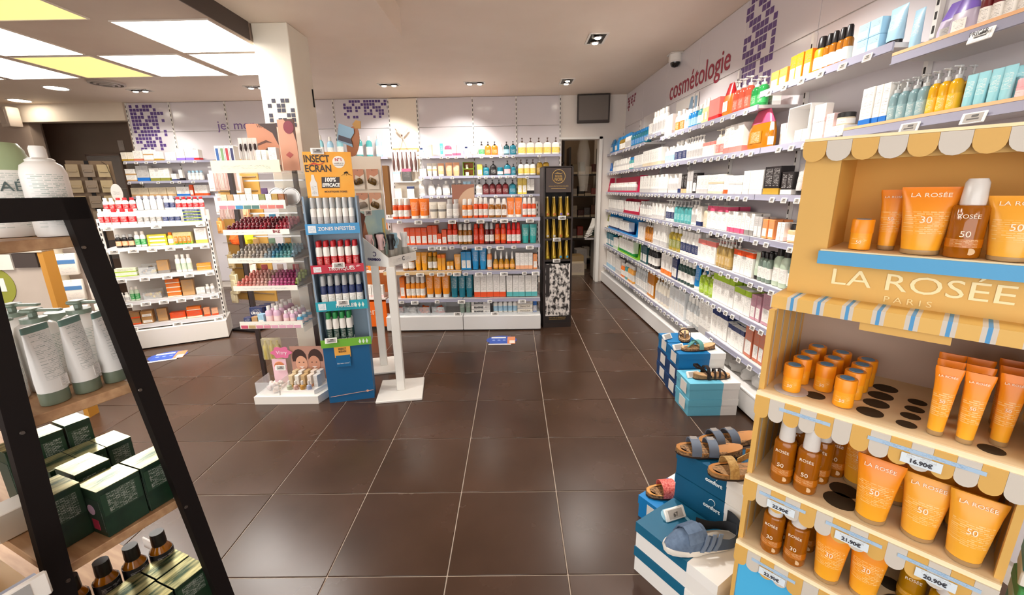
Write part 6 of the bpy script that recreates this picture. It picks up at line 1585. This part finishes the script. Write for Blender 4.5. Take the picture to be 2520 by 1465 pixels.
# ------------------------------------------------------------------ behind the ladder rack: counter and hanging medical packs
ct = thing('pharmacy_counter', 'grey counter block with oak edge and round olive sticker seen through the rack', 'counter', (-2.50, 1.2, 0), R(4))
part(ct, 'front_panel', boxat(-1.2, -.03, 0, .05, 0, 1.08), noisy('b9aa9c', 'b0a092', 4, .55), smooth=False); part(ct, 'oak_edge', boxat(-.03, 0, -.01, .06, 0, 1.09), pl('b9802c', .5), smooth=False)
part(ct, 'worktop', boxat(-1.2, 0, -.015, .06, 1.08, 1.10), pl('d0c4b4', .4), smooth=False); part(ct, 'dark_slot', boxat(-.17, -.04, -.012, .0, .99, 1.075), pl('3a2e28', .6), smooth=False)
part(ct, 'label_plate', boxat(-.7, -.18, -.012, .0, .98, 1.07), pm('d9d2c6', 'b06a5c', .3, .7, .5, 40), smooth=False)
part(ct, 'round_sticker', g_lathe([(.12, 0), (.12, .003)], 28), pl('8a8a2e', .5), (-.33, -.001, .88), (R(90), 0, 0)); part(ct, 'sticker_card', boxat(-.33, -.26, -.006, -.003, .85, .93), pl('e0dcd2', .5), smooth=False)
wr = thing('pack_rack', 'cream pegboard with hanging medical packs behind the ladder rack', 'display board', (-3.26, 2.0, 0), R(25))
part(wr, 'pegboard', boxat(-.45, .22, .08, .10, .1, 1.15), pl('c2b4aa', .5), smooth=False); part(wr, 'post', boxat(-.12, -.02, .07, .12, 0, 1.62), pl('e4d9c6', .5), smooth=False); part(wr, 'foot', boxat(-.45, .22, .0, .2, 0, .1), pl('b0a298', .5), smooth=False)
for i in range(12):
    r_, c = divmod(i, 3)
    lab = 'white medical pack hanging on the pegboard, %s row from the top, %s column' % (ordn[r_], ordn[c])
    co, so_ = math.cos(R(25)), math.sin(R(25)); x, y = -.14 + c * .15, .03
    t = thing('medical_pack', lab, 'medical pack', (-3.26 + x * co - y * so_, 2.0 + x * so_ + y * co, 1.0 - r_ * .21), R(25))
    part(t, 'pack', g_box(.115, .05, .17, (0, 0, 0), .008, seg=2), pm('efe8de', 'lgray', .1, .4, .4, 60)); part(t, 'colour_band', g_box(.105, .0015, .032, (0, -.0255, .09)), pl(['d9789a', '4f7fb4', 'c9c4bc'][i % 3], .4)); part(t, 'hook', g_tube([(0, .05, .16), (0, -.03, .165)], .003, 6), METAL)
# recess: glass cabinets with dark packs
for k, (x, w) in enumerate(((-6.35, .55), (-5.75, .5))):
    t = thing('glass_cabinet', '%s dim glass cabinet in the recess at the far left' % ordn[k], 'cabinet', (x, 5.6, 0), 0)
    part(t, 'carcass', J(boxat(0, w, .28, .3, 0, 2.02), boxat(0, .02, 0, .3, 0, 2.02), boxat(w - .02, w, 0, .3, 0, 2.02), boxat(0, w, 0, .3, 2.0, 2.03), boxat(0, w, 0, .3, 0, .4)), pl('6a564a', .5), smooth=False)
    for z in (.8, 1.15, 1.5): part(t, 'shelf', boxat(.02, w - .02, .02, .28, z, z + .012), pl('8a7868', .4), smooth=False)
    part(t, 'glass_door', boxat(.02, w - .02, -.004, .0, .4, 2.0), pl('b9b0a8', .05, alpha=.2), smooth=False)
gr = thing('glasses_rack', 'dark rack of hanging glasses packs at the end of the recess', 'rack', (-5.35, 4.55, 0), R(35))
part(gr, 'post', boxat(-.02, .02, .0, .03, 0, 1.85), BLACKM, smooth=False); part(gr, 'board', boxat(-.2, .25, .03, .04, .8, 1.85), pl('6a5238', .6), smooth=False); part(gr, 'foot', boxat(-.2, .25, -.1, .15, 0, .03), BLACKM, smooth=False)
part(gr, 'oval_tag', g_prism([(.26 + .06 * math.cos(a), 1.43 + .12 * math.sin(a)) for a in [2 * PI * i / 24 for i in range(24)]], 'y', -.2, -.196), pm('e4ded6', 'gray', .4, .6, .5, 40)); part(gr, 'tag_cord', g_tube([(.26, -.198, 1.54), (.2, -.05, 1.8), (.15, .03, 1.84)], .003, 5), BLACKM)
for i in range(12):
    c, r_ = i % 3, i // 3
    co, so_ = math.cos(R(35)), math.sin(R(35)); x, y = -.14 + .15 * c, -.04
    solid('glasses_pack', 'dark reading glasses pack on the dim rack at the far left', 'glasses pack', J(g_box(.12, .006, .16, (0, 0, 0), .003), g_box(.09, .012, .03, (0, -.006, .06), .004)), pl(['8a7248', '6a5438', '9a8458'][i % 3], .4), (-5.35 + x * co - y * so_, 4.55 + x * so_ + y * co, 1.64 - .2 * r_), R(35), 'glasses packs on the dim rack')
solid('wall_switch_plate', 'pale socket plate on the brown wall of the recess', 'socket plate', J(g_box(.09, .012, .16, (0, 0, 0), .004), g_box(.06, .006, .05, (0, -.008, .02), .002), g_box(.06, .006, .05, (0, -.008, .09), .002)), pl('c4b4a6', .4), (-6.05, 5.94, 2.1), 0)
solid('wall_speaker', 'boxy pale speaker under the ceiling at the far left corner', 'speaker', J(g_box(.22, .14, .26, (0, 0, 0), .02, seg=2), g_box(.14, .01, .18, (0, -.07, .04), .004)), pl('b9a898', .5), (-6.62, 4.95, 2.33), R(-20))

# hanging bath things between the angled gondola and the make-up tower
bt = thing('bath_rack', 'wire rack of hanging bath accessories between the gondola and the make-up tower', 'rack', (-2.52, 3.05, 0), R(-15))
part(bt, 'post', g_box(.03, .03, 1.75), BLACKM); part(bt, 'foot', g_box(.3, .3, .02), BLACKM); part(bt, 'back_grid', J(*[boxat(-.25, .3, .01, .016, .25 + .13 * i, .256 + .13 * i) for i in range(12)]), METAL, smooth=False)
part(bt, 'board', boxat(-.2, .32, .02, .03, .3, 1.72), pl('a9803c', .6), smooth=False)
for k, (x, c, n) in enumerate(((-.02, 'f06a1c', 'orange'), (.10, 'e6d81c', 'yellow'))):
    g = g_lathe([(.01, -.06), (.045, -.045), (.062, 0), (.045, .045), (.01, .06)], 18)
    g = ([(a * (1 + random.uniform(-.12, .12)), b * (1 + random.uniform(-.12, .12)), c_) for a, b, c_ in g[0]], g[1], g[2])
    solid('bath_puff', 'bright %s net bath puff hanging on the wire rack' % n, 'bath puff', g, noisy(c, {'f06a1c': 'c9480c', 'e6d81c': 'b9a80c'}[c], 80, .7, bump=1.), (-2.46 + x, 2.93, .96), 0)
specs = [(-.14, 1.42, 'e9d8cc', .07, .16, 5), (.10, 1.40, 'e0c4b0', .06, .16, 4), (-.12, 1.2, 'e6d4cc', .06, .17, 5), (.12, 1.17, 'd9a47c', .07, .12, 3), (-.15, 1.02, 'd9a05c', .06, .12, 4), (.05, .70, 'ecdcc4', .09, .17, 2), (.08, .48, 'e9dccc', .10, .22, 2), (-.12, .66, 'c9b48a', .07, .14, 2), (-.12, .40, 'd9cba4', .08, .2, 3), (-.15, .30, 'dcd0ac', .08, .12, 2)]
for k, (x, z, c, w, h, n) in enumerate(specs):
    lab = '%s hanging bath pack lot on the wire rack, counted from the top' % (ordn + ['ninth', 'tenth'])[k]
    for i in range(n):
        solid('bath_pack', lab, 'hanging pack', J(g_box(w, .014, h, (0, 0, 0), .004), mv(g_box(w * .6, .02, h * .6, (0, 0, h * .15), .006), 0, -.006, 0), g_box(w * .3, .004, .03, (0, 0, h))), pl(c, .45), (-2.52 + x + .012 * i + .03, 2.99 - .03 * i, z), R(-15), lab)
# sheaves of nail file packs beside the make-up tower
for r_, z in enumerate((1.42, 1.22)):
    for i in range(7): solid('nail_file_pack', 'pale pink nail file pack hanging beside the tower, %s row' % ('upper', 'lower')[r_], 'nail file pack', J(g_box(.035, .004, .15, (0, 0, 0), .001), g_box(.012, .006, .11, (0, -.004, .015), .001)), pl(['e9cfc8', 'e4c4bc', 'f0e0d8'][i % 3], .45), (-1.80 + .022 * i, 1.78, z), R(70), '%s nail file packs beside the tower' % ('upper', 'lower')[r_])
    solid('peg_bar', '%s thin steel peg bar carrying nail file packs' % ('upper', 'lower')[r_], 'peg bar', J(g_box(.20, .006, .006), g_box(.006, .03, .006, (.1, .015, 0))), METAL, (-1.74, 1.78, z + .152), 0)

# ------------------------------------------------------------------ floor stickers
def sticker(label, loc, rot):
    t = thing('floor_sticker', label, 'floor sticker', loc, rot)
    part(t, 'disc', g_lathe([(.145, 0), (.145, .0012)], 32, .82), pl('2a49a0', .4)); part(t, 'white_panel', boxat(-.11, .11, -.10, .05, .0013, .0018), pl('2f55b4', .4), smooth=False)
    part(t, 'white_bar', boxat(-.10, .04, .045, .08, .0013, .002), pl('e6e6ea', .4), smooth=False)
    for k in range(3): part(t, 'pictogram', g_lathe([(.015, .0019), (.015, .0024)], 10, c=(-.075 + .05 * k, -.01)), pl('8fa4dc', .4))
    part(t, 'orange_panel', boxat(.055, .13, -.11, .085, .0019, .0025), pl('e08a5a', .4), smooth=False); part(t, 'pale_panel', boxat(.075, .125, -.1, -.02, .0026, .003), pl('efe0d4', .4), smooth=False); part(t, 'pale_edge', boxat(-.12, .09, -.135, -.105, .0013, .002), pl('e4e0dc', .4), smooth=False)
sticker('blue round floor sticker in front of the sun care gondola', (.135, 2.55, .0004), 0)
sticker('blue round floor sticker in front of the angled gondola', (-2.84, 2.26, .0004), R(25))

# ------------------------------------------------------------------ store room beyond the doorway
ss = thing('storage_shelf', 'dark metal storage shelf beyond the doorway', 'shelf', (1.28, 6.6, 0), 0)
for x in (0, .55): part(ss, 'upright', g_box(.03, .4, 2.1, (x, .2, 0)), pl('2a221e', .5))
for z in (.12, .5, .88, 1.26, 1.64): part(ss, 'board', boxat(0, .55, 0, .4, z - .02, z), pl('3a2f28', .5), smooth=False)
cc = ['4a3a30', '7a4a30', 'b9aa98', '2a2420', '6a5040', 'a03a2a', '8a7a60', '3f5a50', 'c9b8a0', '5a2a24']
rnd = random.Random(11)
for k in range(20):
    z = (.12, .5, .88, 1.26, 1.64)[k // 4]; c = cc[k % 10]
    put(proto('B', .105, .16, .13 + .04 * (k % 3), c, c, 'beige'), 'storage_carton', '%s %s storage carton on the dim shelf beyond the doorway' % (ordn[k % 4], ('lowest', 'second', 'third', 'fourth', 'top')[k // 4]), 'carton', (1.372 + .122 * (k % 4), 6.72, z + .0015), rnd.uniform(-.1, .1))
sl2 = thing('storage_shelf', 'narrow stock shelf just inside the doorway, left', 'shelf', (.72, 5.75, 0), 0)
for z in (.3, .7, 1.1, 1.5, 1.8): part(sl2, 'board', boxat(-.3, .36, 0, .35, z - .02, z), pl('3a2f28', .5), smooth=False)
part(sl2, 'upright', boxat(.34, .36, 0, .35, 0, 2.2), pl('2a221e', .5), smooth=False); part(sl2, 'upright', boxat(-.3, -.28, 0, .35, 0, 2.2), pl('2a221e', .5), smooth=False)
for k in range(10):
    c = ['8a2a24', 'e0d8cc', '6a2a24', '3a2a24', 'b9a48c'][k % 5]
    put(proto('B', .14, .12, .16 if k % 2 else .1, c, c, 'lgray'), 'storage_carton', '%s carton on the %s board of the narrow stock shelf' % (('inner', 'outer')[k % 2], ('lowest', 'second', 'third', 'fourth', 'top')[k // 2]), 'carton', (.78 + .17 * (k % 2), 5.84, (.3, .7, 1.1, 1.5, 1.8)[k // 2] + .0015), 0)
bag = thing('plastic_sheet_bag', 'long clear plastic bag hanging in the store doorway', 'plastic bag', (1.36, 5.6, 1.35), 0)
g = g_ring_loft([ell(.02, .015, .95, 12), ell(.05, .03, .8, 12), ell(.10, .05, .55, 12, 2.6), ell(.09, .05, .25, 12), ell(.06, .04, 0, 12)])
g = ([(a + random.uniform(-.015, .015), b + random.uniform(-.012, .012), c) for a, b, c in g[0]], g[1], g[2])
part(bag, 'film', g, pl('d9cfbf', .15, alpha=.35)); part(bag, 'hook', g_tube([(0, 0, .93), (0, 0, 1.0), (0, .6, 1.28)], .004, 5), METAL)
for k, (x, y, z, w, h, c, n) in enumerate(((1.25, 5.75, 0, .34, .2, 'c9b8a4', 'pale carton on the store room floor'), (1.25, 5.78, .2, .3, .12, 'a98a5c', 'flat kraft carton on top of the pale floor carton'), (1.1, 6.25, 0, .4, .5, '3a3430', 'dark bin on the store room floor'), (1.42, 6.3, 0, .2, .35, 'b9b0a8', 'pale bucket shaped carton in the store room'))):
    put(proto('B', w, .26, h, c, c, 'beige'), 'storage_carton', n, 'carton', (x, y, z), .1 * k)
pp = thing('paper_rack', 'wire pocket of white papers beside the doorway', 'paper rack', (1.52, 5.30, .62), 0)
part(pp, 'pocket', boxat(-.16, 0, .0, .12, 0, .03), METAL, smooth=False); part(pp, 'bracket', boxat(-.02, .02, .0, .25, -.6, .02), METAL, smooth=False)
for i in range(7): part(pp, 'paper', ry(g_box(.13, .09, .012), R(-30 - 6 * i)), pl(['dcd6cc', 'c4beb6', 'e6e2da'][i % 3], .6), (-.10 + .015 * i, .06 + .004 * i, .05 + .035 * i), R(8 * i))
for o_ in (1.3,):
    d = bpy.data.lights.new('store_fill_light', 'POINT'); d.energy = 2.2; d.color = (1, .85, .65); d.shadow_soft_size = .1  # added point light with no fitting, keeps the store room dimly lit
    o = bpy.data.objects.new('store_fill_light', d); COL.objects.link(o); o.location = (1.0, 6.4, 2.5)
